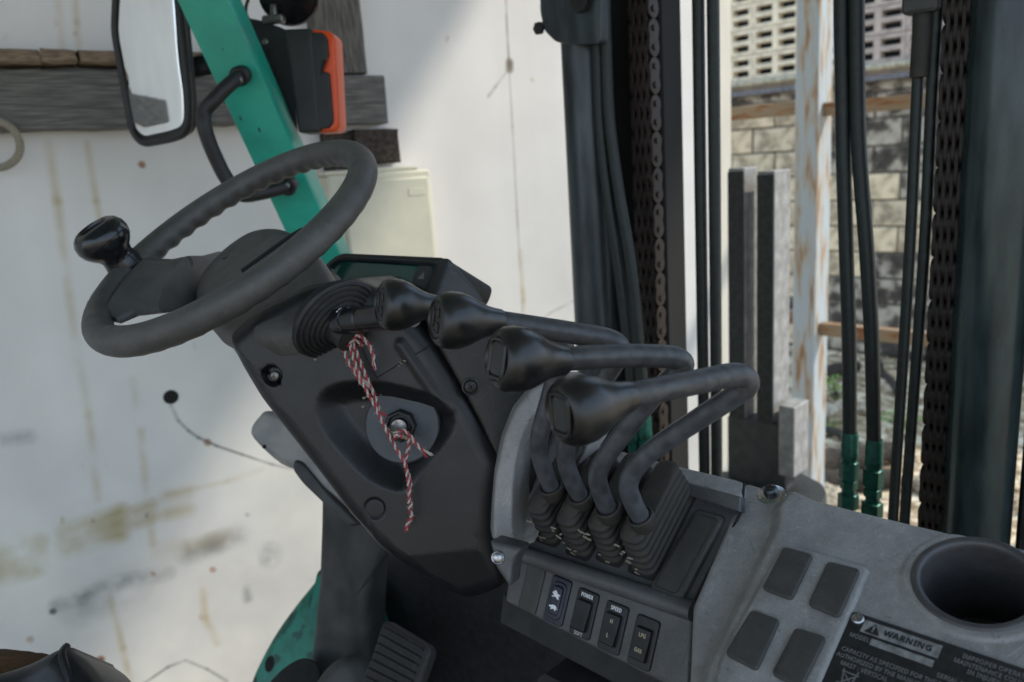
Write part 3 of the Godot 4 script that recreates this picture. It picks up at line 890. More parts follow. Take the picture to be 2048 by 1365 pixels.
func build_mast() -> void:
	var b := MB.new()
	var vf := Basis(Vector3.RIGHT, Vector3.FORWARD, Vector3.UP)
	lathe(b, [Vector2(0.046, 0.1), Vector2(0.046, 1.868), Vector2(0.04, 1.871), Vector2(0.03, 1.871), Vector2(0.03, 2.6)], Transform3D(vf, Vector3(-0.998, 0, -1.25)), 48)
	tag(put("lift_cylinder", b, M.mast_paint, truck), "left lift cylinder")
	b = MB.new()
	lathe(b, [Vector2(0.0445, 0.1), Vector2(0.0445, 2.6)], Transform3D(vf, Vector3(0, 0, 0) + Vector3(meet(1956, 1060, zf(-1.22)).x, 0, -1.22)), 48)
	var rc := put("lift_cylinder", b, M.mast_teal, truck)
	tag(rc, "right lift cylinder, nearest the console")
	var xr := meet(1956, 1060, zf(-1.22)).x
	b = MB.new()
	box(b, Transform3D(Basis(), Vector3(xr + 0.115, 1.4, -1.30)), Vector3(0.13, 2.4, 0.16), 0.006)
	tag(put("mast_channel", b, M.mast_black, truck), "right mast channel")
	b = MB.new()
	box(b, Transform3D(Basis(), Vector3(-0.955, 1.4, -1.36)), Vector3(0.10, 2.4, 0.09), 0.004)
	box(b, Transform3D(Basis(), Vector3(-0.893, 1.4, -1.345)), Vector3(0.05, 2.4, 0.07), 0.004)
	put("mast_channel", b, M.channel, truck)
	b = MB.new()
	var rs := []
	for i in 90:                                     # flange edge with greasy, scraped paint
		var y := 0.4 + i * 0.023
		var ring := PackedVector3Array()
		for p in [Vector2(-0.921, -1.314), Vector2(-0.921, -1.296), Vector2(-0.911, -1.296), Vector2(-0.911, -1.314)]:
			ring.append(Vector3(p.x + rng.randf_range(-0.0009, 0.0009), y, p.y + rng.randf_range(-0.0012, 0.0012)))
		rs.append(ring)
	b.rings(rs, true, true, true)
	put("channel_flange", b, M.mast_worn, truck, Transform3D(), 25.0)
	# bracket at the top of the left cylinder
	b = MB.new()
	var f := zf(-1.185)
	pillow(b, rounded(flat([1080, -160, 1203, -160, 1203, 84, 1150, 86, 1112, 82, 1088, 58, 1080, 20], f), 0.01), f, 0.002, 0.02)
	var br := put("cylinder_bracket", b, M.mast_paint, truck)
	b = MB.new()
	lathe(b, [Vector2(0.012, 0), Vector2(0.012, 0.008), Vector2(0.0001, 0.009)], Transform3D(Basis(), meet(1081, 54, shift(f, -0.004))), 6)
	put("bolt", b, M.mast_black, br)
	b = MB.new()
	lathe(b, [Vector2(0.02, 0), Vector2(0.02, 0.014), Vector2(0.0001, 0.014)], Transform3D(Basis(), meet(1168, 0, f)), 6)
	put("bolt", b, M.mast_black, br)
	# hoses down the left channel, with green fittings
	for h in [[[1204, -420, 1211, 0, 1214, 97, 1220, 233, 1237, 369, 1261, 516, 1275, 640, 1286, 760, 1292, 860], "left mast hose, nearer the chain"], [[1186, -420, 1193, 0, 1197, 120, 1202, 250, 1216, 380, 1236, 516, 1252, 640, 1264, 760, 1271, 865], "left mast hose, nearer the cylinder"]]:
		b = MB.new()
		var p := hose_path(h[0], -1.215, 8)
		tube(b, p, 0.0108, 16)
		var hs := put("hydraulic_hose", b, M.hose, truck)
		tag(hs, h[1])
		b = MB.new()
		fitting(b, p[p.size() - 1], 0.0115)
		put("hose_fitting", b, M.green_metal, hs)
	chain("left lift chain, brown with grease", -0.913, -0.866, -1.285, 0.5, 2.25, 0.033, M.chain_brown)
	for k in 2:
		b = MB.new()
		var p := hose_path([[1394, -420, 1402, 300, 1412, 1000, 1420, 1700], [1424, -420, 1431, 300, 1436, 1000, 1440, 1700]][k], -1.32, 6)
		tube(b, p, 0.0112, 14)
		put("mast_pipe", b, M.hose, truck)
	# right group: twin hoses, twin pipes, chain
	for h in [[[1687, -420, 1686, 0, 1688, 150, 1690, 300, 1696, 500, 1702, 700, 1703, 900], "left one of the twin hoses at the middle of the mast"], [[1715, -420, 1717, 0, 1718, 150, 1722, 300, 1737, 500, 1748, 700, 1752, 915], "right one of the twin hoses at the middle of the mast"]]:
		b = MB.new()
		var p := hose_path(h[0], -1.27, 8)
		tube(b, p, 0.0113, 16)
		var hs := put("hydraulic_hose", b, M.hose, truck)
		tag(hs, h[1])
		b = MB.new()
		fitting(b, p[p.size() - 1], 0.0122)
		put("hose_fitting", b, M.green_metal, hs)
	for k in 2:
		b = MB.new()
		var p := hose_path([[1872, -420, 1840, 155, 1823, 516, 1788, 1080, 1762, 1600], [1906, -420, 1870, 155, 1852, 516, 1811, 1080, 1778, 1600]][k], -1.22, 6)
		tube(b, p, 0.0078, 14)
		var mp := put("mast_pipe", b, M.hose, truck)
		if k == 0:
			b = MB.new()
			var rp := hose_path([1850, 20, 1849, 60, 1846, 110, 1843, 152], -1.215, 10)
			var rr := []
			for i in rp.size(): rr.append(0.0125 + 0.0005 * (i % 2))
			tube(b, rp, rr, 16)
			put("spring_sleeve", b, M.bellows, mp)
			b = MB.new()
			box(b, Transform3D(Basis(), meet(1849, 0, zf(-1.21))), Vector3(0.044, 0.03, 0.03), 0.004)
			put("clamp_block", b, M.grey_steel, mp)
	var cx0 := meet(1852, 900, zf(-1.2)).x; var cx1 := meet(1893, 900, zf(-1.2)).x
	chain("right lift chain in front of the right cylinder", cx0 - 0.004, cx1 + 0.002, -1.215, 0.55, 2.2, 0.031, M.chain)
	# fork carriage seen through the mast
	f = zf(-1.95)
	var fc := Node3D.new()
	fc.name = "fork_carriage"
	truck.add_child(fc)
	fc.position = meet(1520, 950, f) - truck.position
	var tops := [334.0, 340.0]
	var xs := [[1459, 1491, 1517], [1517, 1551, 1584]]
	for k in 2:
		var x0 := meet(xs[k][0], 500, f).x; var x1 := meet(xs[k][1], 500, f).x
		var zb := meet(xs[k][2], 500, xfr(x1)).z
		var yt := meet(xs[k][1], tops[k], f).y
		b = MB.new()
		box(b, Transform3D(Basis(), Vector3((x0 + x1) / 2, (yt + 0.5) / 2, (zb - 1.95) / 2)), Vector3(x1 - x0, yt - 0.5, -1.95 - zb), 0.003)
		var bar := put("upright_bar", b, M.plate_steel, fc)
		tag(bar, ["left upright bar of the fork carriage", "right upright bar of the fork carriage"][k])
		b = MB.new()
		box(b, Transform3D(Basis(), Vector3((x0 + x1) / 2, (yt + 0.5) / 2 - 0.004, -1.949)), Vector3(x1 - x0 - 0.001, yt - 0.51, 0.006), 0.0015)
		put("shade_strip", b, M.bar_dark, bar)  # shade of the bar's near face, put in as an added dark strip
	b = MB.new()
	var q := flat([1458, 832, 1578, 842, 1578, 960], f)
	box(b, Transform3D(Basis(), Vector3((q[0].x + q[1].x) / 2, q[0].y - 0.4, -1.98)), Vector3(q[1].x - q[0].x, 0.8, 0.07), 0.004)
	put("carriage_block", b, M.grey_steel, fc)
	b = MB.new()
	q = flat([1560, 812, 1592, 812], zf(-1.94))
	box(b, Transform3D(Basis(), Vector3((q[0].x + q[1].x) / 2, q[0].y - 0.1, -1.985)), Vector3(q[1].x - q[0].x, 0.2, 0.09), 0.003)
	put("step_block", b, M.plate_steel, fc)
	b = MB.new()
	var hf := frame(Vector3(0, meet(1520, 955, f).y - 0.02, 0), Vector3.UP, Vector3.FORWARD)
	pillow(b, rounded(flat([1436, 944, 1590, 940, 1648, 968, 1658, 988, 1640, 1030, 1430, 1000], hf), 0.02), hf, 0.005, 0.05)
	put("base_plate", b, M.bar_dark, fc)

# ---------------------------------------------------------------- pillar, mirror, lamps, cowl, floor, seat
func build_body() -> void:
	# front pillar, leaning 20 degrees
	var a := Vector3(-1.35, 1.95, -0.686); var c := Vector3(-1.35, 1.508, -0.846)
	var d := (c - a).normalized()
	var top := a - d * 0.25; var bot := c + d * 0.75
	var nrm := Vector3(0.66, 0, 0.75); nrm = (nrm - d * nrm.dot(d)).normalized()
	var f := Transform3D(Basis((-d).cross(nrm), -d, nrm), (top + bot) / 2)
	var b := MB.new()
	pillow(b, rounded(rect(0.083, (bot - top).length()), 0.003, 2), on(f, -0.009, 0.0), 0.016, 0.07)
	put("front_pillar", b, M.green_paint, truck)
	var pil: Node = truck.get_node("front_pillar")
	b = MB.new()
	for s in [[516, 258, 0.0032], [478, 235, 0.0028], [443, 96, 0.0016]]:
		var o := meet(s[0], s[1], f)
		pillow(b, circle(s[2] * 0.6, 8, s[2] * 1.5), Transform3D(f.basis, o + f.basis.z * 0.0006), 0.0002, 0.0005, null, 1)
	put("paint_chip", b, M.black_plastic, pil)
	# grab handle
	b = MB.new()
	var hp := []
	for p in [[474, 152, 1.36], [452, 170, 1.345], [424, 198, 1.335], [405, 222, 1.335], [405, 248, 1.335], [414, 280, 1.345], [430, 318, 1.36], [450, 356, 1.375], [478, 388, 1.39], [520, 385, 1.41], [570, 372, 1.43]]:
		hp.append(at(p[0], p[1], p[2]))
	tube(b, smooth_path(hp, 6), 0.0125, 14)
	for p in [[476, 150, 1.372], [572, 372, 1.44]]:
		lathe(b, [Vector2(0.016, -0.02), Vector2(0.017, 0.004), Vector2(0.014, 0.008), Vector2(0.0001, 0.008)], Transform3D(f.basis, at(p[0], p[1], p[2])), 20)
	var gh := put("grab_handle", b, M.black_plastic, truck)
	for p in [[478, 157, 1.36], [572, 369, 1.43]]:
		b = MB.new()
		lathe(b, [Vector2(0.0065, -0.004), Vector2(0.0065, 0.004), Vector2(0.0045, 0.0055), Vector2(0.0001, 0.0055)], Transform3D(f.basis, at(p[0], p[1], p[2]) + nrm * 0.006), 12)
		put("bolt", b, M.steel, gh)
	# mirror on an arm
	var mf := frame(at(300, 140, 1.52), Vector3(0.30, 0.0, 0.954))
	var mo := curvy(rounded(flat([232, -60, 346, -66, 361, 60, 374, 200, 372, 262, 342, 274, 282, 285, 262, 262, 240, 140, 226, 60], mf), 0.02, 3), 2)
	b = MB.new()
	pillow(b, mo, mf, 0.004, 0.02)
	var edge := PackedVector3Array()
	for p in mo: edge.append(mf * Vector3(p.x, p.y, 0.0))
	edge.append(edge[0]); edge.append(edge[1])
	tube(b, edge, 0.0085, 10)
	var mr := put("side_mirror", b, M.black_plastic, truck)
	b = MB.new()
	var c2 := centre(mo)
	var gl := PackedVector2Array()
	for p in mo: gl.append(c2 + (p - c2) - (p - c2).normalized() * 0.0135)
	pillow(b, gl, shift(mf, 0.0042), 0.0004, 0.003, func(x, y): return -0.1 * ((x - c2.x) * (x - c2.x) + (y - c2.y) * (y - c2.y)), 8, c2)
	put("mirror_glass", b, M.mirror, mr)
	b = MB.new()
	tube(b, PackedVector3Array([mf * Vector3(0.03, 0.0, -0.035), mf * Vector3(0.08, 0.01, -0.07), at(430, 112, 1.52)]), 0.02, 12, true, 0.4)
	put("mirror_arm", b, M.black_plastic, mr)
	# turn lamp beside the pillar
	var lf := frame(at(590, 160, 1.46), Vector3(0.62, 0.05, 0.78))
	b = MB.new()
	extrude(b, flat([455, 25, 520, 38, 560, 52, 575, 60, 592, 262, 560, 240, 500, 120], shift(lf, -0.03)), shift(lf, -0.03), 0.004, 0.0008)
	var bp := put("lamp_bracket", b, M.black_plastic, truck)
	b = MB.new()
	lathe(b, [Vector2(0.006, 0.0), Vector2(0.0045, 0.0012), Vector2(0.0001, 0.0012)], Transform3D(lf.basis, meet(527, 80, shift(lf, -0.0295))), 14)
	put("bolt", b, M.steel, bp)
	b = MB.new()
	pillow(b, rounded(flat([566, 56, 622, 54, 640, 262, 596, 264], lf), 0.004), shift(lf, 0.004), 0.004, 0.05)
	var tl := put("turn_lamp", b, M.black_plastic, truck)
	b = MB.new()
	pillow(b, rounded(flat([612, 54, 655, 58, 667, 70, 676, 250, 670, 261, 630, 264], shift(lf, -0.004)), 0.006), shift(lf, -0.004), 0.006, 0.045)
	put("orange_lens", b, M.orange_lens, tl)
	b = MB.new()
	pillow(b, rounded(flat([606, 60, 644, 62, 652, 75, 655, 112, 642, 114, 638, 128, 642, 140, 656, 142, 664, 240, 656, 254, 628, 258], shift(lf, 0.002)), 0.004), shift(lf, 0.002), 0.003, 0.01)
	put("rubber_pad", b, M.black_plastic, tl)
	# work lamp above
	b = MB.new()
	var wf := frame(at(575, -14, 1.48), Vector3(0.75, -0.42, 0.5))
	lathe(b, [Vector2(0.0001, -0.05), Vector2(0.02, -0.05), Vector2(0.04, -0.035), Vector2(0.05, -0.005), Vector2(0.053, 0.0), Vector2(0.054, 0.012), Vector2(0.05, 0.016), Vector2(0.047, 0.01), Vector2(0.03, 0.013), Vector2(0.0001, 0.014)], wf, 36)
	var wl := put("work_lamp", b, M.gloss_black, truck)
	b = MB.new()
	box(b, frame(at(545, 36, 1.47), Vector3(0.6, 0.1, 0.8)), Vector3(0.04, 0.014, 0.02), 0.003)
	box(b, frame(at(545, 24, 1.47), Vector3(0.6, 0.1, 0.8)), Vector3(0.012, 0.034, 0.012), 0.003)
	put("lamp_foot", b, M.steel, wl)
	b = MB.new()
	tube(b, smooth_path([at(505, -30, 1.45), at(492, 0, 1.45), at(489, 22, 1.45), at(498, 42, 1.45)], 6), 0.003, 8)
	put("lamp_cable", b, M.rubber, wl)
	# overhead guard: side rail the pillar runs into, and roof bars, above the picture
	b = MB.new()
	for x in [-1.35, -0.35]:
		box(b, Transform3D(Basis(), Vector3(x, 2.2, 0.1)), Vector3(0.08, 0.07, 1.5), 0.01)
	for k in 7:
		box(b, Transform3D(Basis(Vector3.RIGHT, 0.5), Vector3(-0.85, 2.2, -0.6 + k * 0.22)), Vector3(0.95, 0.012, 0.09), 0.003)
	put("overhead_guard", b, M.green_paint, truck)
	# grey cowl left of the column and the upright leg below it
	f = frame(at(560, 900, 1.16), Vector3(0.5, 0.35, 0.8))
	var fq := flat([500, 872, 660, 985], f)
	var fold_a := fq[0]
	var fold_n := (fq[1] - fq[0]).normalized().orthogonal() * -1.0
	b = MB.new()
	pillow(b, curvy(flat([494, 858, 510, 834, 528, 822, 580, 840, 640, 900, 700, 960, 760, 1060, 722, 1062, 660, 1026, 640, 1012, 590, 950, 540, 930, 500, 888], f), 3), f, 0.012, 0.03, func(x, y): return -1.1 * maxf(0.0, (fold_a - Vector2(x, y)).dot(fold_n)), 14)
	var cw := put("cowl", b, M.cowl, truck)
	b = MB.new()
	f = shift(f, 0.006)
	pillow(b, rounded(flat([584, 920, 600, 925, 650, 985, 712, 1050, 700, 1058, 652, 1018, 600, 968, 580, 940], f), 0.008), f, 0.006, 0.03)
	put("cowl_lip", b, M.leg, cw)
	b = MB.new()
	pillow(b, circle(0.003, 10), frame(at(525, 895, 1.14), Vector3(0.5, 0.35, 0.8)), 0.0005, 0.002)
	put("cowl_hole", b, M.dark_hole, cw)
	f = frame(at(690, 1200, 1.27), Vector3(0.55, 0.0, 0.83))
	b = MB.new()
	pillow(b, curvy(rounded(flat([636, 960, 760, 1000, 770, 1110, 738, 1160, 732, 1260, 735, 1480, 600, 1480, 618, 1300, 628, 1180], f), 0.02), 2), f, 0.018, 0.09, func(x, y): return 0.006 * sin(x * 40.0), 6)
	put("cowl_leg", b, M.leg, truck)
	b = MB.new()
	f = frame(at(650, 1330, 1.2), Vector3(0.4, 0.5, 0.75))
	pillow(b, curvy(flat([600, 1440, 622, 1370, 660, 1326, 692, 1318, 722, 1350, 736, 1440], f), 4), f, 0.02, 0.05)
	put("kick_panel", b, M.leg, truck)
	# teal fender
	f = frame(at(570, 1270, 1.46), Vector3(0.45, 0.55, 0.7))
	b = MB.new()
	pillow(b, curvy(flat([640, 1140, 622, 1165, 586, 1210, 548, 1262, 516, 1318, 490, 1380, 470, 1480, 700, 1480, 720, 1200], f), 5), f, 0.02, 0.2)
	var fe := put("fender", b, M.green_scuffed, truck)
	b = MB.new()
	pillow(b, circle(0.009, 14, 0.014), Transform3D(f.basis, meet(536, 1332, shift(f, 0.0008))), 0.0005, 0.002)
	put("fender_hole", b, M.dark_hole, fe)
	# floor, bulkhead, pedal
	b = MB.new()
	box(b, Transform3D(Basis(), Vector3(-0.62, 0.68, -0.25)), Vector3(1.2, 0.05, 1.28), 0.01)
	put("floor_mat", b, M.floor, truck)
	b = MB.new()
	box(b, Transform3D(Basis(), Vector3(-0.91, 0.75, -0.82)), Vector3(0.72, 0.66, 0.04), 0.01)
	put("bulkhead", b, M.floor, truck)
	b = MB.new()
	f = frame(at(560, 1365, 1.25), Vector3(0.25, 0.85, 0.3))
	pillow(b, rounded(flat([488, 1420, 560, 1338, 606, 1312, 640, 1330, 640, 1420], f), 0.02), f, 0.006, 0.03)
	put("mat_edge", b, M.floor, truck)
	f = frame(at(800, 1310, 1.12), Vector3(0.22, 0.62, 0.75))
	b = MB.new()
	var po := flat([765, 1240, 862, 1298, 838, 1370, 806, 1440, 700, 1400, 735, 1330], f)
	pillow(b, rounded(po, 0.012), f, 0.006, 0.02)
	var pd := put("pedal", b, M.rubber, truck)
	b = MB.new()
	for k in 8:
		var t := (k + 0.5) / 8.0
		var p0: Vector2 = flat([768, 1250], f)[0].lerp(flat([722, 1385], f)[0], t)
		var p1: Vector2 = flat([848, 1297], f)[0].lerp(flat([806, 1425], f)[0], t)
		tube(b, PackedVector3Array([f * Vector3(p0.x, p0.y, 0.0015), f * Vector3(p1.x, p1.y, 0.0015)]), 0.0018, 8)
	put("pedal_rib", b, M.rubber, pd)
	# seat corner: black vinyl roll and brown cushion
	f = frame(at(70, 1345, 0.8), Vector3(0.45, 0.7, 0.5))
	b = MB.new()
	pillow(b, curvy(flat([-90, 1390, -40, 1352, 60, 1316, 118, 1292, 130, 1300, 158, 1322, 190, 1372, 200, 1440, -90, 1460], f), 4), f, 0.02, 0.1, func(x, y): return 0.004 * sin(x * 60 + y * 40), 6)
	var st := put("seat", b, M.vinyl, truck)
	b = MB.new()
	tube(b, smooth_path([f * Vector3(flat([122, 1294], f)[0].x, flat([122, 1294], f)[0].y, -0.006), f * Vector3(flat([124, 1318], f)[0].x, flat([124, 1318], f)[0].y, 0.004), f * Vector3(flat([140, 1370], f)[0].x, flat([140, 1370], f)[0].y, 0.003)], 5), 0.004, 8)
	put("seat_fold", b, M.vinyl, st)
	b = MB.new()
	f = frame(at(20, 1330, 0.86), Vector3(0.3, 0.9, 0.3))
	pillow(b, curvy(flat([-120, 1300, -20, 1293, 50, 1298, 96, 1308, 110, 1340, 60, 1400, -120, 1400], f), 4), f, 0.012, 0.05, func(x, y): return rng.randf_range(-0.001, 0.001), 10)
	tag(put("cushion", b, M.brown_cloth), "brown fuzzy cushion lying on the black seat in the bottom left corner", "cushion")

# ---------------------------------------------------------------- steering wheel
var wf: Transform3D
func build_wheel() -> void:
	wf = frame(Vector3(-0.8692, 1.5862, -0.4294), Vector3(0, 0.8559, 0.5171))
	var root := Node3D.new()
	root.name = "steering_wheel"
	truck.add_child(root)
	root.transform = truck.global_transform.affine_inverse() * wf
	tag(root, "dusty grey two-spoke wheel with a knob on its rim")
	var R := 0.172; var r := 0.0165
	var b := MB.new()
	var rs := []
	for i in 361:
		var t := TAU * i / 360.0
		var ring := PackedVector3Array()
		var grip := 0.5 + 0.5 * cos(46.0 * t)
		for j in 26:
			var a := TAU * j / 26.0                       # 0 outwards, a quarter turn up
			var under := maxf(0.0, -sin(a) * 0.75 - cos(a) * 0.45)
			var rr := r * (1.0 + 0.02 * sin(a)) - 0.0024 * (1.0 - grip) * smoothstep(0.15, 0.8, under)
			ring.append(wf * Vector3(cos(t) * (R + cos(a) * rr), sin(t) * (R + cos(a) * rr), sin(a) * rr))
		rs.append(ring)
	b.rings(rs)
	var rim := put("rim", b, M.wheel, root)
	b = MB.new()
	var sc := RandomNumberGenerator.new(); sc.seed = 12
	for k in 34:                                          # scraped, whitish nicks on the near rim
		var cluster := k % 3
		var t0 := [3.99, 4.13, 4.06][cluster] as float
		var t := t0 + sc.randf_range(-0.07, 0.07)
		var a := [1.15, 0.55, 0.6][cluster] + sc.randf_range(-0.16, 0.16) as float
		var n := Vector3(cos(t) * cos(a), sin(t) * cos(a), sin(a))
		var o := Vector3(cos(t) * (R + cos(a) * r), sin(t) * (R + cos(a) * r), sin(a) * r * 1.02)
		var g := frame(wf * o, wf.basis * n, wf.basis * Vector3(-sin(t), cos(t), 0))
		pillow(b, circle(sc.randf_range(0.0004, 0.0011), 7, sc.randf_range(0.0015, 0.006)), Transform3D(g.basis.rotated(g.basis.z, sc.randf_range(-0.4, 0.4)), g.origin + g.basis.z * 0.0004), 0.0002, 0.0005, null, 1)
	put("scratches", b, mat(lin(0.26, 0.27, 0.27), 0.8), rim)
	# hub cover, dished below the rim
	var hf := shift(wf, -0.03)
	b = MB.new()
	pillow(b, curvy(flat([374, 578, 384, 548, 404, 520, 438, 484, 486, 452, 532, 442, 572, 450, 612, 478, 640, 520, 646, 556, 610, 600, 540, 640, 460, 648, 400, 630, 380, 604], hf), 4), hf, 0.016, 0.045, func(x, y): return -0.5 * (x * x + y * y), 8)
	var hub := put("hub_cover", b, M.wheel, root)
	b = MB.new()
	var em := flat([447, 513], hf)[0]
	for k in 3:
		var dd := Vector2.from_angle(PI / 2 + TAU * k / 3.0)
		extrude(b, PackedVector2Array([em, em + dd.rotated(0.5) * 0.0032, em + dd * 0.0056, em + dd.rotated(-0.5) * 0.0032]), shift(hf, -0.0012), 0.001)
	put("hub_emblem", b, M.black_plastic, hub)
	b = MB.new()
	var hp := []
	for q in [[603, 457, 0.0004], [577, 472, 0.001], [545, 495, 0.0016], [510, 520, 0.002], [480, 542, 0.002]]: hp.append(meet(q[0], q[1], shift(hf, q[2] - 0.001)))
	tube(b, smooth_path(hp, 5), 0.0022, 8)
	put("cover_gap", b, M.dark_hole, hub)
	# left spoke, a broad web from hub to rim
	var sf := shift(wf, -0.008)
	b = MB.new()
	rs = []
	# sections from rim to hub: each runs from the spoke's far edge to its near edge
	var secs := [[300, 520, 212, 640, -0.004, 0.013], [322, 521, 232, 645, -0.008, 0.012], [348, 522, 268, 630, -0.014, 0.011], [380, 516, 318, 624, -0.021, 0.012], [406, 514, 362, 618, -0.038, 0.009], [440, 504, 400, 628, -0.062, 0.008]]
	for s in secs:
		var p: Vector3 = meet(s[0], s[1], shift(wf, s[4])); var q: Vector3 = meet(s[2], s[3], shift(wf, s[4]))
		var ring := PackedVector3Array()
		var m := 20
		for j in m:
			var a := TAU * j / m
			var e: Vector3 = (p + q) / 2 + (q - p) / 2 * signf(cos(a)) * pow(absf(cos(a)), 0.75) + wf.basis.z * s[5] * signf(sin(a)) * pow(absf(sin(a)), 0.7) * (1.0 if sin(a) > 0 else 0.7)
			ring.append(e)
		rs.append(ring)
	b.rings(rs, true, true, true)
	put("spoke", b, M.wheel, root)
	# spinner knob clamped on the rim
	var ka := deg_to_rad(203.0)
	var kf := wf; kf.origin = wf * Vector3(cos(ka) * (R + 0.003), sin(ka) * (R + 0.003), r * 0.55)
	b = MB.new()
	lathe(b, [Vector2(0.022, -0.012), Vector2(0.0215, 0.004), Vector2(0.02, 0.009), Vector2(0.0196, 0.014), Vector2(0.0215, 0.019), Vector2(0.0265, 0.024), Vector2(0.0315, 0.031), Vector2(0.0335, 0.039), Vector2(0.0325, 0.047), Vector2(0.0285, 0.0535), Vector2(0.023, 0.0572), Vector2(0.0195, 0.058), Vector2(0.0185, 0.0565), Vector2(0.0178, 0.0545), Vector2(0.012, 0.054), Vector2(0.0001, 0.054)], kf, 48)
	put("spinner_knob", b, M.gloss_black, root)
	# collar under the hub
	b = MB.new()
	lathe(b, [Vector2(0.035, -0.06), Vector2(0.066, -0.062), Vector2(0.0675, -0.07), Vector2(0.066, -0.088), Vector2(0.06, -0.1), Vector2(0.056, -0.104), Vector2(0.05, -0.108)], wf, 56)
	put("collar", b, M.black_plastic, root)

# ---------------------------------------------------------------- steering column cover, instrument box, key
var colf: Transform3D
func disp_column(x: float, y: float) -> float:
	var h := 0.0
	var p := Vector2(x, y) - key_at
	# pear-shaped hollow round the key
	var s := hollow_dist(x, y)
	h -= 0.021 * pow(smoothstep(0.004, -0.024, s), 0.8)
	# raised round pad in it
	# crease running down from the top right
	var cr := crease_a + crease_d * clampf((Vector2(x, y) - crease_a).dot(crease_d), 0.0, crease_l)
	h += 0.003 * (1.0 - smoothstep(0.0, 0.009, (Vector2(x, y) - cr).length()))
	# screw wells
	h -= 0.0075 * smoothstep(0.0115, 0.0075, (Vector2(x, y) - wells[0]).length()) + 0.002 * smoothstep(0.0125, 0.0095, (Vector2(x, y) - wells[1]).length())
	# lower corner bends away
	h -= 0.25 * maxf(0.0, (low_c - Vector2(x, y)).dot(low_n)) 
	return h
var key_at: Vector2
var hollow: PackedVector2Array
var wells: Array[Vector2] = []
var crease_a: Vector2
var crease_d: Vector2
var crease_l: float
var low_c: Vector2
var low_n: Vector2
func hollow_dist(x: float, y: float) -> float:
	var p := Vector2(x, y)
	var best := 1e9
	for i in hollow.size():
		var q := Geometry2D.get_closest_point_to_segment(p, hollow[i], hollow[(i + 1) % hollow.size()])
		best = minf(best, p.distance_squared_to(q))
	best = sqrt(best)
	return -best if Geometry2D.is_point_in_polygon(p, hollow) else best

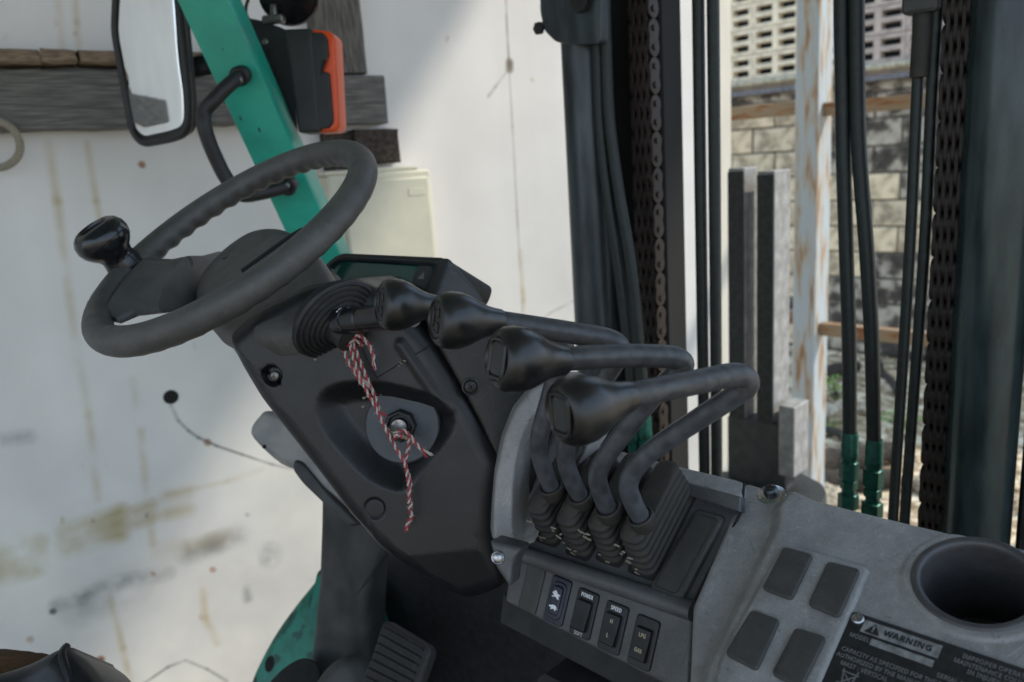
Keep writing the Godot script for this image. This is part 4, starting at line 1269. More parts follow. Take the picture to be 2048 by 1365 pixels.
func build_column() -> void:
	colf = frame(at(795, 868, 0.80), Vector3(0.62, 0.12, 0.77))
	var f := colf
	key_at = flat([797, 857], f)[0]
	hollow = curvy(flat([634, 806, 650, 783, 689, 769, 752, 769, 800, 777, 874, 800, 906, 832, 900, 868, 862, 915, 824, 962, 803, 980, 776, 977, 732, 955, 693, 917, 654, 871, 636, 834], f), 2)
	for q in [[541, 752], [748, 1020]]: wells.append(flat(q, f)[0])
	var cq := flat([800, 690, 890, 820, 720, 1120, 985, 1130], f)
	crease_a = cq[0]; crease_d = (cq[1] - cq[0]).normalized(); crease_l = (cq[1] - cq[0]).length()
	var lq := flat([760, 1120, 985, 1098, 900, 1250], f)
	low_c = lq[0]; var ld := (lq[1] - lq[0]).normalized(); low_n = Vector2(-ld.y, ld.x)
	if (lq[2] - lq[0]).dot(low_n) > 0: low_n = -low_n
	low_n = -low_n
	low_n = low_n * -1.0
	var b := MB.new()
	var o := flat([442, 676, 470, 735, 510, 802, 560, 866, 622, 945, 690, 1036, 722, 1070, 744, 1098, 800, 1146, 876, 1202, 928, 1224, 976, 1210, 1013, 1188, 1008, 1150, 990, 1100, 992, 1010, 1004, 934, 962, 852, 930, 790, 872, 686, 800, 600, 700, 556, 600, 572, 500, 620], f)
	pillow(b, dense(rounded(o, 0.008, 3), 0.002), f, 0.019, 0.17, disp_column, 76)
	var root := Node3D.new()
	root.name = "steering_column"
	truck.add_child(root)
	root.position = f.origin - truck.position
	tag(root, "black steering column cover with key hollow")
	put("cover", b, M.column, root, Transform3D(), 50.0)
	b = MB.new()
	var wv := f; wv.origin = f * Vector3(wells[0].x + 0.001, wells[0].y - 0.001, -0.0062)
	lathe(b, [Vector2(0.0048, -0.003), Vector2(0.0048, 0.0012), Vector2(0.004, 0.0022), Vector2(0.0018, 0.0026), Vector2(0.0014, 0.001), Vector2(0.0001, 0.001)], wv, 16)
	put("screw", b, M.steel, root)
	b = MB.new()
	pillow(b, circle(0.0098, 28), on(f, wells[1].x, wells[1].y, -0.0008), 0.0012, 0.004)
	put("screw_plug", b, M.black_plastic, root)
	# thin cut line of the small access panel
	b = MB.new()
	for pr in [[[718, 690], [752, 757]], [[752, 757], [800, 727]], [[800, 727], [856, 694]]]:
		var p := meet(pr[0][0], pr[0][1], shift(f, 0.0002)); var q := meet(pr[1][0], pr[1][1], shift(f, 0.0002))
		tube(b, PackedVector3Array([p, q]), 0.0006, 6)
	put("panel_gap", b, M.dark_hole, root)
	b = MB.new()
	var dr := RandomNumberGenerator.new(); dr.seed = 6
	for q in [[716, 803, 0.0022], [713, 822, 0.0018], [745, 800, 0.001], [800, 726, 0.002], [808, 722, 0.0016], [796, 732, 0.0012], [628, 720, 0.0018], [752, 796, 0.0008]]:
		var c := flat([q[0], q[1]], f)[0]
		var l := f; l.origin = f * Vector3(c.x, c.y, disp_column(c.x, c.y) + 0.0006)
		var bl := PackedVector2Array()
		for j in 9: bl.append(Vector2(cos(TAU * j / 9) * 1.0, sin(TAU * j / 9) * 0.7) * q[2] * dr.randf_range(0.5, 1.3))
		pillow(b, bl, l, 0.0003, 0.001, null, 1)
	put("clay_specks", b, M.clay, root)
	# raised round pad about the lock, tipped to face up
	b = MB.new()
	var pd := shift(f, -0.0125); pd.origin = pd * Vector3(key_at.x, key_at.y, 0)
	pd.basis = (pd.basis.rotated(pd.basis.x, -0.16)).orthonormalized()
	lathe(b, [Vector2(0.0395, -0.006), Vector2(0.039, -0.001), Vector2(0.0375, 0.0008), Vector2(0.03, 0.0012), Vector2(0.022, 0.0006), Vector2(0.0001, 0.0)], pd, 56)
	put("key_pad", b, M.key_pad, root)
	# ignition lock
	var lk := shift(f, -0.0125); lk.origin = lk * Vector3(key_at.x - 0.001, key_at.y, -0.003)
	b = MB.new()
	lathe(b, [Vector2(0.0168, -0.002), Vector2(0.0168, 0.0085), Vector2(0.0155, 0.0105), Vector2(0.0135, 0.011), Vector2(0.0125, 0.009), Vector2(0.012, 0.0065), Vector2(0.0001, 0.0065)], lk, 8)
	var ig := put("ignition_lock", b, M.black_plastic, root, Transform3D(), 30.0)
	b = MB.new()
	lathe(b, [Vector2(0.0088, 0.004), Vector2(0.0086, 0.0125), Vector2(0.0078, 0.0135), Vector2(0.0001, 0.0135)], lk, 28)
	put("lock_barrel", b, M.chrome, root)
	# key: shank into the barrel, flat bow
	var kf := lk
	kf.basis = kf.basis.rotated(lk.basis.z, -0.45)
	kf.origin = lk * Vector3(0.0015, -0.004, 0.0145)
	b = MB.new()
	pillow(b, rounded(rect(0.024, 0.0042), 0.0018), shift(kf, 0.012), 0.0012, 0.016)
	pillow(b, rounded(rect(0.017, 0.003), 0.0014), shift(kf, 0.015), 0.001, 0.006)
	tag(put("ignition_key", b, M.brass), "small brassy key standing in the ignition lock of the black column", "key")
	# shift lever boot and stalk
	var bn := cam_basis * Vector3(0.65, -0.61, 0.454)
	var bf := frame(at(668, 640, 0.787), bn)
	b = MB.new()
	var prof := [Vector2(0.04, -0.012), Vector2(0.0465, -0.002), Vector2(0.047, 0.0)]
	for k in 6:
		var rr := 0.046 - k * 0.0046
		prof += [Vector2(rr, 0.001 + k * 0.0022), Vector2(rr - 0.0006, 0.0034 + k * 0.0022), Vector2(rr - 0.0022, 0.0036 + k * 0.0022), Vector2(rr - 0.0032, 0.0022 + k * 0.0022)]
	prof += [Vector2(0.0165, 0.016), Vector2(0.0155, 0.03), Vector2(0.0001, 0.03)]
	lathe(b, prof, bf, 56)
	put("lever_boot", b, M.rubber, root, Transform3D(), 35.0)
	b = MB.new()
	var sa := at(676, 643, 0.76); var sb := at(780, 632, 0.715)
	var tf := frame(sa, sb - sa)
	lathe(b, [Vector2(0.0001, 0), Vector2(0.0125, 0.0), Vector2(0.0128, 0.006), Vector2(0.0128, 0.013), Vector2(0.0118, 0.0135), Vector2(0.0118, 0.032), Vector2(0.0105, 0.033), Vector2(0.0105, 0.036), Vector2(0.012, 0.037), Vector2(0.012, 0.1), Vector2(0.0001, 0.1)], tf, 32)
	put("shift_stalk", b, M.gloss_black, root)
	b = MB.new()
	for q in [[0.45, 0.006], [0.75, 0.006], [1.05, 0.006]]:
		var n: Vector3 = (cam_basis.z * 1.0 + cam_basis.y * q[0] * 1.6 - tf.basis.z * 0.0)
		n = (n - tf.basis.z * n.dot(tf.basis.z)).normalized()
		pillow(b, circle(0.0012, 8), frame(tf.origin + tf.basis.z * 0.0095 + n * 0.0129, n), 0.0001, 0.0004, null, 1)
	put("stalk_marks", b, M.white_print, root)
	# collar seat and shoulder under the wheel
	b = MB.new()
	lathe(b, [Vector2(0.0001, -0.104), Vector2(0.07, -0.104), Vector2(0.076, -0.11), Vector2(0.078, -0.125), Vector2(0.078, -0.15), Vector2(0.0001, -0.2)], wf, 48)
	put("column_shoulder", b, M.column, root)
	# instrument box
	var sf := frame(at(770, 570, 0.99), Vector3(0.12, 0.5, 0.86))
	b = MB.new()
	pillow(b, rounded(flat([600, 590, 652, 520, 676, 503, 884, 512, 899, 522, 893, 545, 850, 620, 820, 690, 600, 660], sf), 0.014), sf, 0.006, 0.09)
	var ib := put("instrument_box", b, M.black_plastic, truck)
	b = MB.new()
	pillow(b, rounded(flat([640, 570, 672, 528, 690, 520, 872, 533, 876, 540, 840, 600, 800, 660, 640, 640], sf), 0.01), shift(sf, 0.0022), 0.0012, 0.004)
	put("screen", b, M.screen, ib)
	b = MB.new()
	var rimo := rounded(flat([646, 562, 670, 526, 688, 518, 874, 530, 880, 540, 842, 604], sf), 0.01)
	var rp := []
	for q in rimo.slice(6, rimo.size() - 6): rp.append(sf * Vector3(q.x, q.y, 0.003))
	tube(b, PackedVector3Array(rp), 0.0035, 8)
	put("screen_rim", b, M.black_plastic, ib)
	b = MB.new()
	var bt := flat([843, 552], shift(sf, 0.0042))[0]
	var btf := shift(sf, 0.0042); btf.origin = btf * Vector3(bt.x, bt.y, 0)
	pillow(b, circle(0.014, 28, 0.018), btf, 0.0006, 0.002)
	var bu := put("button", b, M.blank, ib)
	b = MB.new()
	extrude(b, PackedVector2Array([Vector2(-0.006, -0.004), Vector2(0.005, -0.004), Vector2(0.002, 0.005)]), shift(btf, 0.0009), 0.0004)
	put("button_arrow", b, M.grey_print, ib)
	# right flank of the instrument box and dash
	var df := frame(at(930, 570, 0.93), Vector3(0.93, 0.18, 0.32))
	b = MB.new()
	pillow(b, rounded(flat([893, 514, 902, 516, 966, 590, 998, 660, 1000, 740, 860, 740, 840, 640, 866, 590], df), 0.01), df, 0.008, 0.2)
	put("instrument_flank", b, M.dash, truck)
	df = frame(at(940, 775, 0.79), Vector3(0.82, 0.1, 0.56))
	b = MB.new()
	pillow(b, rounded(flat([838, 612, 905, 618, 985, 640, 1120, 690, 1130, 800, 1060, 1000, 1006, 945, 964, 852, 932, 790, 874, 686], df), 0.006), df, 0.004, 0.14)
	var ds := put("dash_side", b, M.dash, truck)
	b = MB.new()
	var sw := meet(940, 774, df)
	lathe(b, [Vector2(0.0085, 0.0002), Vector2(0.0088, 0.0022), Vector2(0.0075, 0.0028), Vector2(0.006, 0.0008), Vector2(0.0058, 0.002), Vector2(0.0045, 0.003), Vector2(0.0001, 0.003)], Transform3D(df.basis, sw), 24)
	put("screw_boss", b, M.dash, ds)
	b = MB.new()
	for k in 2: box(b, Transform3D(df.basis.rotated(df.basis.z, 0.5 + k * PI / 2), sw + df.basis.z * 0.0031), Vector3(0.006, 0.0012, 0.0006))
	put("screw_cross", b, M.dark_hole, ds)

# ---------------------------------------------------------------- console with switches, cup holder, plate
var A := Vector3.ZERO
var deckf: Transform3D
var leverf: Transform3D
var switchf: Transform3D
func slope(o: Vector3, deg: float) -> Transform3D:      # a surface falling towards the driver by so many degrees
	return frame(o, Vector3(0, cos(deg_to_rad(deg)), sin(deg_to_rad(deg))))
var ridge: PackedVector2Array
var cup_at: Vector2
func disp_deck(x: float, y: float) -> float:
	var h := 0.0
	var p := Vector2(x, y)
	var best := 1e9
	var side := 1.0
	for i in ridge.size() - 1:
		var q := Geometry2D.get_closest_point_to_segment(p, ridge[i], ridge[i + 1])
		if p.distance_to(q) < best:
			best = p.distance_to(q)
			side = signf((ridge[i + 1] - ridge[i]).cross(p - ridge[i]))
	h -= 0.014 * (smoothstep(-0.002, 0.013, -best * side))
	var c := p.distance_to(cup_at)
	h += 0.002 * smoothstep(0.05, 0.046, c)
	return h

func build_console() -> void:
	A = at(1490, 965, 0.72)
	deckf = slope(A, 22)
	leverf = slope(A - Vector3(0, 0.008, 0), 37)
	var root := Node3D.new()
	root.name = "console"
	truck.add_child(root)
	root.position = A - truck.position
	tag(root, "worn grey plastic console carrying the levers, switches and cup holder")
	# right deck with the cup opening
	var f := deckf
	cup_at = flat([1960, 1171], f)[0]
	ridge = curvy_open(flat([1612, 960, 1586, 985, 1566, 1014, 1562, 1050, 1540, 1100, 1505, 1170, 1462, 1260, 1425, 1330, 1400, 1420], f))
	var b := MB.new()
	var o := flat([1622, 997, 1760, 1031, 2048, 1100, 2230, 1144, 2330, 1300, 2300, 1560, 1800, 1560], f)
	o.append_array(flat([1376, 1470, 1380, 1365, 1387, 1213, 1440, 1090, 1492, 966, 1530, 976], shift(f, -0.014)))
	pillow(b, dense(rounded(o, 0.004, 3), 0.0035), f, 0.005, 0.1, disp_deck, 90, cup_at, 0.0375)
	put("deck", b, M.console, root, Transform3D(), 50.0)
	b = MB.new()
	var cf := f; cf.origin = f * Vector3(cup_at.x, cup_at.y, 0)
	lathe(b, [Vector2(0.0425, 0.001), Vector2(0.0416, 0.0034), Vector2(0.0398, 0.0044), Vector2(0.0374, 0.004), Vector2(0.0356, 0.0018), Vector2(0.0347, -0.002), Vector2(0.0337, -0.04), Vector2(0.032, -0.075), Vector2(0.0001, -0.076)], cf, 64)
	var cm: StandardMaterial3D = M.console_dark
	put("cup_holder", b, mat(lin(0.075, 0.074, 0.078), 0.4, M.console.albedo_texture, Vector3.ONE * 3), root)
	# raised pad with four blanked switch places
	var pf := shift(f, 0.004)
	b = MB.new()
	pillow(b, rounded(flat([1571, 1085, 1746, 1136, 1640, 1378, 1600, 1420, 1424, 1392, 1442, 1316, 1470, 1258], pf), 0.006), pf, 0.004, 0.02)
	put("blank_pad", b, M.console, root)
	for q in [[1570, 1094, 1630, 1110, 1586, 1201, 1526, 1178], [1659, 1123, 1725, 1140, 1681, 1237, 1618, 1210], [1506, 1220, 1563, 1241, 1516, 1343, 1451, 1309], [1594, 1256, 1657, 1276, 1606, 1378, 1545, 1350]]:
		b = MB.new()
		pillow(b, rounded(flat(q, shift(pf, 0.003)), 0.004), shift(pf, 0.003), 0.0016, 0.006)
		put("switch_blank", b, M.blank, root)
	# screw with washer at the far corner
	b = MB.new()
	var sf := slope(meet(1546, 992, shift(f, -0.0145)), 20)
	lathe(b, [Vector2(0.0125, -0.002), Vector2(0.0125, 0.001), Vector2(0.0118, 0.0016), Vector2(0.0001, 0.0016)], sf, 28)
	put("washer", b, M.chrome, root)
	b = MB.new()
	lathe(b, [Vector2(0.0062, 0.001), Vector2(0.0066, 0.0045), Vector2(0.0058, 0.0075), Vector2(0.004, 0.0092), Vector2(0.0001, 0.0096)], sf, 22)
	var scw := put("screw", b, mat(lin(0.06, 0.07, 0.075), 0.35, null, Vector3.ONE, 0.8), root)
	b = MB.new()
	for k in 2: box(b, Transform3D(sf.basis.rotated(sf.basis.z, 0.3 + k * PI / 2), sf.origin + sf.basis.z * 0.0096), Vector3(0.007, 0.0016, 0.0012))
	put("screw_cross", b, M.dark_hole, root)
	# lever panel, rail behind it, lid
	f = leverf
	b = MB.new()
	extrude(b, flat([1010, 1085, 1120, 880, 1290, 930, 1487, 985, 1484, 1022, 1384, 1213, 1300, 1190, 1030, 1110], f), f, 0.04, 0.001)
	put("lever_panel", b, M.console_dark, root)
	b = MB.new()
	var rf := slope(A, 20)
	pillow(b, rounded(flat([1100, 864, 1300, 916, 1493, 966, 1485, 1000, 1290, 946, 1100, 893], rf), 0.003), rf, 0.005, 0.05)
	put("rear_rail", b, M.console, root)
	b = MB.new()
	rf = slope(meet(1485, 1000, slope(A, 20)) , 62)
	extrude(b, flat([1120, 890, 1290, 942, 1484, 996, 1482, 1026, 1280, 962, 1120, 916], rf), rf, 0.01, 0.001)
	put("rail_front", b, M.console_dark, root)
	b = MB.new()
	var lf := shift(f, 0.006)
	pillow(b, rounded(flat([1394, 1018, 1452, 1034, 1362, 1206, 1296, 1180], lf), 0.006), lf, 0.003, 0.012)
	var lid := put("panel_lid", b, M.blank, root)
	b = MB.new()
	var lo := rounded(flat([1398, 1030, 1438, 1041, 1354, 1192, 1309, 1175], shift(lf, 0.0003)), 0.005)
	var lp := PackedVector3Array()
	for q in lo: lp.append(lf * Vector3(q.x, q.y, 0.0001))
	lp.append(lp[0])
	tube(b, lp, 0.0007, 6)
	put("lid_line", b, M.bellows, root)
	# seam between lever panel and deck
	b = MB.new()
	tube(b, PackedVector3Array([meet(1491, 968, shift(deckf, 0.003)), meet(1487, 1022, shift(leverf, 0.003)), meet(1386, 1213, shift(leverf, 0.003))]), 0.0012, 6)
	put("panel_gap", b, M.dark_hole, root)
	# switch panel below
	switchf = slope(meet(1386, 1214, leverf), 64)
	f = switchf
	b = MB.new()
	pillow(b, rounded(flat([1018, 1128, 1060, 1108, 1200, 1160, 1388, 1228, 1378, 1400, 1084, 1246, 1009, 1206], f), 0.003), shift(f, 0.0), 0.004, 0.05, null, 4)
	put("switch_panel", b, M.console_dark, root)
	b = MB.new()
	tube(b, smooth_path([meet(1030, 1106, leverf), meet(1200, 1162, leverf), meet(1388, 1226, leverf)], 4), 0.0085, 16)
	put("panel_shoulder", b, M.console_dark, root)
	# ear with a screw at the panel's left end
	b = MB.new()
	var ef := frame(at(1005, 1120, 0.715), Vector3(0.45, 0.3, 0.85))
	pillow(b, rounded(flat([978, 1082, 1044, 1100, 1026, 1130, 1020, 1180, 992, 1140], ef), 0.004), ef, 0.004, 0.03)
	put("panel_ear", b, M.console_dark, root)
	b = MB.new()
	lathe(b, [Vector2(0.0065, 0.0), Vector2(0.006, 0.001), Vector2(0.0048, 0.0005), Vector2(0.0045, 0.0022), Vector2(0.0035, 0.003), Vector2(0.0001, 0.003)], Transform3D(ef.basis, meet(996, 1118, shift(ef, 0.0002))), 18)
	put("screw", b, M.chrome, root)
	# curved end cheek left of the levers
	var cf2 := frame(at(1030, 950, 0.772), Vector3(0.74, 0.2, 0.64))
	b = MB.new()
	var co := curvy(rounded(flat([984, 1082, 987, 1010, 992, 950, 1006, 882, 1030, 820, 1066, 776, 1120, 752, 1180, 752, 1214, 790, 1224, 860, 1200, 900, 1130, 960, 1070, 1090, 1040, 1098], cf2), 0.004, 2), 2)
	var cin := curvy(flat([1024, 1070, 1024, 980, 1034, 900, 1060, 836, 1100, 796, 1150, 782, 1184, 800, 1196, 850, 1160, 930, 1090, 1060, 1060, 1090, 1040, 1100], cf2), 3)
	pillow(b, dense(co, 0.004), cf2, 0.005, 0.075, func(x, y):
		var p := Vector2(x, y)
		var best := 1e9
		for i in cin.size(): best = minf(best, p.distance_to(Geometry2D.get_closest_point_to_segment(p, cin[i], cin[(i + 1) % cin.size()])))
		return -0.05 * smoothstep(0.0, 0.034, best) - 0.006 * smoothstep(0.0, 0.006, best) if Geometry2D.is_point_in_polygon(p, cin) else 0.0, 36)
	put("end_cheek", b, M.console, root, Transform3D(), 50.0)
	b = MB.new()
	box(b, Transform3D(Basis(), Vector3(-0.22, 0.9, -0.53)), Vector3(0.5, 0.56, 0.13), 0.01)
	put("pedestal", b, M.floor, root)
	b = MB.new()
	extrude(b, flat([1006, 1190, 1200, 1288, 1376, 1382, 1372, 1450, 1190, 1350, 1000, 1250], shift(f, -0.012)), shift(f, -0.012), 0.03, 0.001)
	put("panel_skirt", b, M.floor, root)
	build_switches()
	build_plate()

func curvy_open(p: PackedVector2Array) -> PackedVector2Array:
	var out := PackedVector2Array()
	for i in p.size() - 1:
		for k in 4: out.append(p[i].cubic_interpolate(p[i + 1], p[maxi(i - 1, 0)], p[mini(i + 2, p.size() - 1)], k / 4.0))
	out.append(p[p.size() - 1])
	return out

func build_switches() -> void:
	var f := shift(switchf, 0.0)
	var quads := [[1060, 1130, 1093, 1142, 1072, 1236, 1036, 1216], [1110, 1152, 1146, 1166, 1126, 1260, 1086, 1240], [1162, 1178, 1202, 1192, 1180, 1288, 1138, 1266], [1218, 1203, 1261, 1218, 1240, 1318, 1195, 1297], [1278, 1229, 1324, 1248, 1302, 1350, 1256, 1328]]
	var called := ["plain grey blank plate, leftmost in the switch row", "rocker switch with a rabbit and a tortoise", "rocker switch marked POWER and SOFT", "rocker switch marked SPEED with H and L", "rocker switch marked LPG and GAS"]
	for i in 5:
		var o := flat(quads[i], f)
		var c := (o[0] + o[1] + o[2] + o[3]) / 4
		var w := ((o[1] - o[0]).length() + (o[2] - o[3]).length()) / 2
		var h := ((o[3] - o[0]).length() + (o[2] - o[1]).length()) / 2
		var s := Node3D.new()
		s.name = numbered(truck, "rocker_switch" if i > 0 else "blank_plate")
		truck.add_child(s, true)
		var sf := on(f, c.x, c.y, 0.0)
		s.transform = truck.global_transform.affine_inverse() * sf
		tag(s, called[i])
		var b := MB.new()
		pillow(b, rounded(rect(w, h), 0.0035), shift(sf, 0.0022), 0.0012, 0.01)
		put("bezel", b, M.blank if i == 0 else M.blue_switch if i == 1 else M.black_plastic, s)
		if i == 0: continue
		if i == 1:
			b = MB.new()
			pillow(b, rounded(rect(w * 0.74, h * 0.82), 0.007), shift(sf, 0.0034), 0.0012, 0.004)
			put("rocker_frame", b, M.blue_switch, s)
			b = MB.new()
			pillow(b, rounded(rect(w * 0.5, h * 0.64), 0.004), shift(sf, 0.0052), 0.0016, 0.004, func(x, y): return y * 0.05)
			put("rocker", b, M.blue_switch, s)
			b = MB.new()
			animal(b, on(sf, 0.0, h * 0.12, 0.0058), true, w * 0.42)
			put("rabbit_mark", b, M.white_print, s)
			b = MB.new()
			animal(b, on(sf, 0.0, -h * 0.15, 0.005), false, w * 0.42)
			put("tortoise_mark", b, M.white_print, s)
			continue
		# dark well and a rocker tipped so that its lower half stands out
		var cy := -h * 0.035
		b = MB.new()
		pillow(b, rounded(rect(w * 0.68, h * 0.67), 0.0016), on(sf, 0, cy, 0.0026), 0.0003, 0.002)
		put("well", b, M.dark_hole, s)
		b = MB.new()
		var rh := h * 0.62
		var prof := PackedVector2Array([Vector2(-rh / 2, -0.002), Vector2(-rh / 2, 0.0046), Vector2(-rh / 2 + 0.0012, 0.0054), Vector2(-rh * 0.12, 0.0042), Vector2(0.0, 0.0034), Vector2(rh / 2 - 0.001, 0.0028), Vector2(rh / 2, 0.002), Vector2(rh / 2, -0.002)])
		var pr := PackedVector2Array()
		for q in prof: pr.append(Vector2(q.x, q.y))
		var ef := Transform3D(Basis(sf.basis.y, sf.basis.z, sf.basis.x), sf * Vector3(w * 0.31, cy, 0.0024))
		extrude(b, pr, ef, w * 0.62, 0.0005)
		put("rocker", b, M.black_plastic, s, Transform3D(), 25.0)
		var tw := on(sf, 0, h * 0.385, 0.0026)
		if i == 2:
			lettering("POWER", 0.0036, tw, M.white_print, s, 0.8)
			lettering("SOFT", 0.0034, on(sf, -0.0005, -h * 0.435, 0.0026), M.soft_print, s, 0.85)
		if i == 3:
			lettering("SPEED", 0.0036, tw, M.white_print, s, 0.8)
			lettering("H", 0.0034, on(sf, 0, h * 0.13, 0.0056), M.amber_print, s)
			lettering("L", 0.0034, on(sf, 0, -h * 0.155, 0.0072), M.amber_print, s)
		if i == 4:
			lettering("LPG", 0.0034, on(sf, 0, h * 0.14, 0.0056), M.amber_print, s, 0.85)
			lettering("GAS", 0.0033, on(sf, 0, -h * 0.155, 0.0072), M.amber_print, s, 0.85)

func animal(b: MB, f: Transform3D, rabbit: bool, s: float) -> void:
	var blobs := [[0.02, 0.0, 0.3, 0.2], [0.2, -0.04, 0.2, 0.22], [-0.28, 0.14, 0.15, 0.12], [-0.1, 0.33, 0.17, 0.07], [0.0, 0.24, 0.15, 0.06], [-0.3, -0.2, 0.16, 0.055], [0.32, -0.26, 0.17, 0.06], [0.45, 0.08, 0.07, 0.07]] if rabbit else [[0, 0.03, 0.38, 0.2], [-0.44, 0.02, 0.13, 0.09], [-0.24, -0.18, 0.08, 0.1], [0.22, -0.18, 0.08, 0.1], [0.42, -0.06, 0.1, 0.04]]
	for q in blobs: pillow(b, circle(q[2] * s, 10, q[3] * s), on(f, q[0] * s, q[1] * s, 0.00002 * blobs.find(q)), 0.0001, 0.0003, null, 1)

func build_plate() -> void:
	var f := shift(deckf, 0.0006)
	var o := flat([1708, 1226, 2040, 1326], f)
	var x0 := o[0].x; var y1 := o[0].y
	var W := 0.132; var H := 0.1
	var s := Node3D.new()
	s.name = "warning_plate"
	truck.add_child(s)
	var pf := on(f, x0, y1, 0.0)
	s.transform = truck.global_transform.affine_inverse() * pf
	tag(s, "black warning plate riveted to the console under the cup holder")
	var b := MB.new()
	pillow(b, rounded(PackedVector2Array([Vector2(0, -H), Vector2(W, -H), Vector2(W, 0), Vector2(0, 0)]), 0.004), on(pf, 0, 0, 0.0008), 0.0004, 0.003)
	put("plate", b, M.plate_black, s)
	b = MB.new()
	for q in [[0.0062, -0.0055], [W - 0.006, -0.0055]]:
		lathe(b, [Vector2(0.0044, 0), Vector2(0.0044, 0.001), Vector2(0.0036, 0.0018), Vector2(0.002, 0.0016), Vector2(0.0016, 0.0004), Vector2(0.0001, 0.0004)], on(pf, q[0], q[1], 0.0008), 20)
	put("rivet", b, M.chrome, s)
	var face := 0.0010
	var slab := func(x: float, y: float, w: float, h: float, m: Material, nm: String):
		var bb := MB.new()
		box(bb, on(pf, x + w / 2, y - h / 2, face), Vector3(w, h, 0.0004), 0.0)
		put(nm, bb, m, s)
	slab.call(0.011, -0.004, 0.05, 0.0105, M.white_plate, "warning_field")
	b = MB.new()
	extrude(b, PackedVector2Array([Vector2(-0.0052, -0.0042), Vector2(0.0052, -0.0042), Vector2(0, 0.0046)]), on(pf, 0.0185, -0.0095, 0.0014), 0.0004)
	put("warning_triangle", b, M.plate_black, s)
	lettering("!", 0.0055, on(pf, 0.0185, -0.0098, 0.0017), M.white_plate, s)
	lettering("WARNING", 0.0048, on(pf, 0.041, -0.0094, 0.0014), M.plate_black, s, 0.95)
	var put_line := func(t: String, x: float, y: float, h: float, sq: float):
		var tm := on(pf, x, y, 0.0010)
		lettering(t, h, tm, M.grey_print, s, sq, false)
	put_line.call("IMPROPER OPERATION OR", 0.098, -0.006, 0.0027, 0.85)
	put_line.call("MAINTENANCE COULD RESULT", 0.098, -0.0112, 0.0027, 0.85)
	put_line.call("IN INJURY OR DEATH", 0.098, -0.0164, 0.0027, 0.85)
	put_line.call("MODEL", 0.0125, -0.0195, 0.0028, 0.85)
	slab.call(0.02, -0.0172, 0.04, 0.0052, M.white_plate, "model_field")
	put_line.call("SERIAL No.", 0.074, -0.0265, 0.0028, 0.85)
	slab.call(0.085, -0.0235, 0.04, 0.0055, M.white_plate, "serial_field")
	put_line.call("CAPACITY AS SPECIFIED FOR THE TRUCK", 0.042, -0.0325, 0.0028, 0.85)
	put_line.call("AUTHORIZED BY THE MANUFACTURER", 0.039, -0.038, 0.0028, 0.85)
	put_line.call("MAST : VERTICAL", 0.024, -0.0435, 0.0028, 0.85)
	slab.call(0.05, -0.042, 0.026, 0.006, M.white_plate, "mast_field")
	b = MB.new()
	for q in [[0.014, -0.054, 0.0006, 0.014, 0.2], [0.021, -0.053, 0.0006, 0.014, -0.1], [0.0175, -0.049, 0.011, 0.0006, 0.0], [0.0175, -0.058, 0.012, 0.0006, 0.1], [0.0175, -0.054, 0.009, 0.0006, 0.8], [0.0175, -0.054, 0.009, 0.0006, -0.8]]:
		var g := on(pf, q[0], q[1], 0.001)
		g.basis = g.basis.rotated(g.basis.z, q[4])
		box(b, g, Vector3(q[2], q[3], 0.0004))
	put("load_diagram", b, M.grey_print, s)

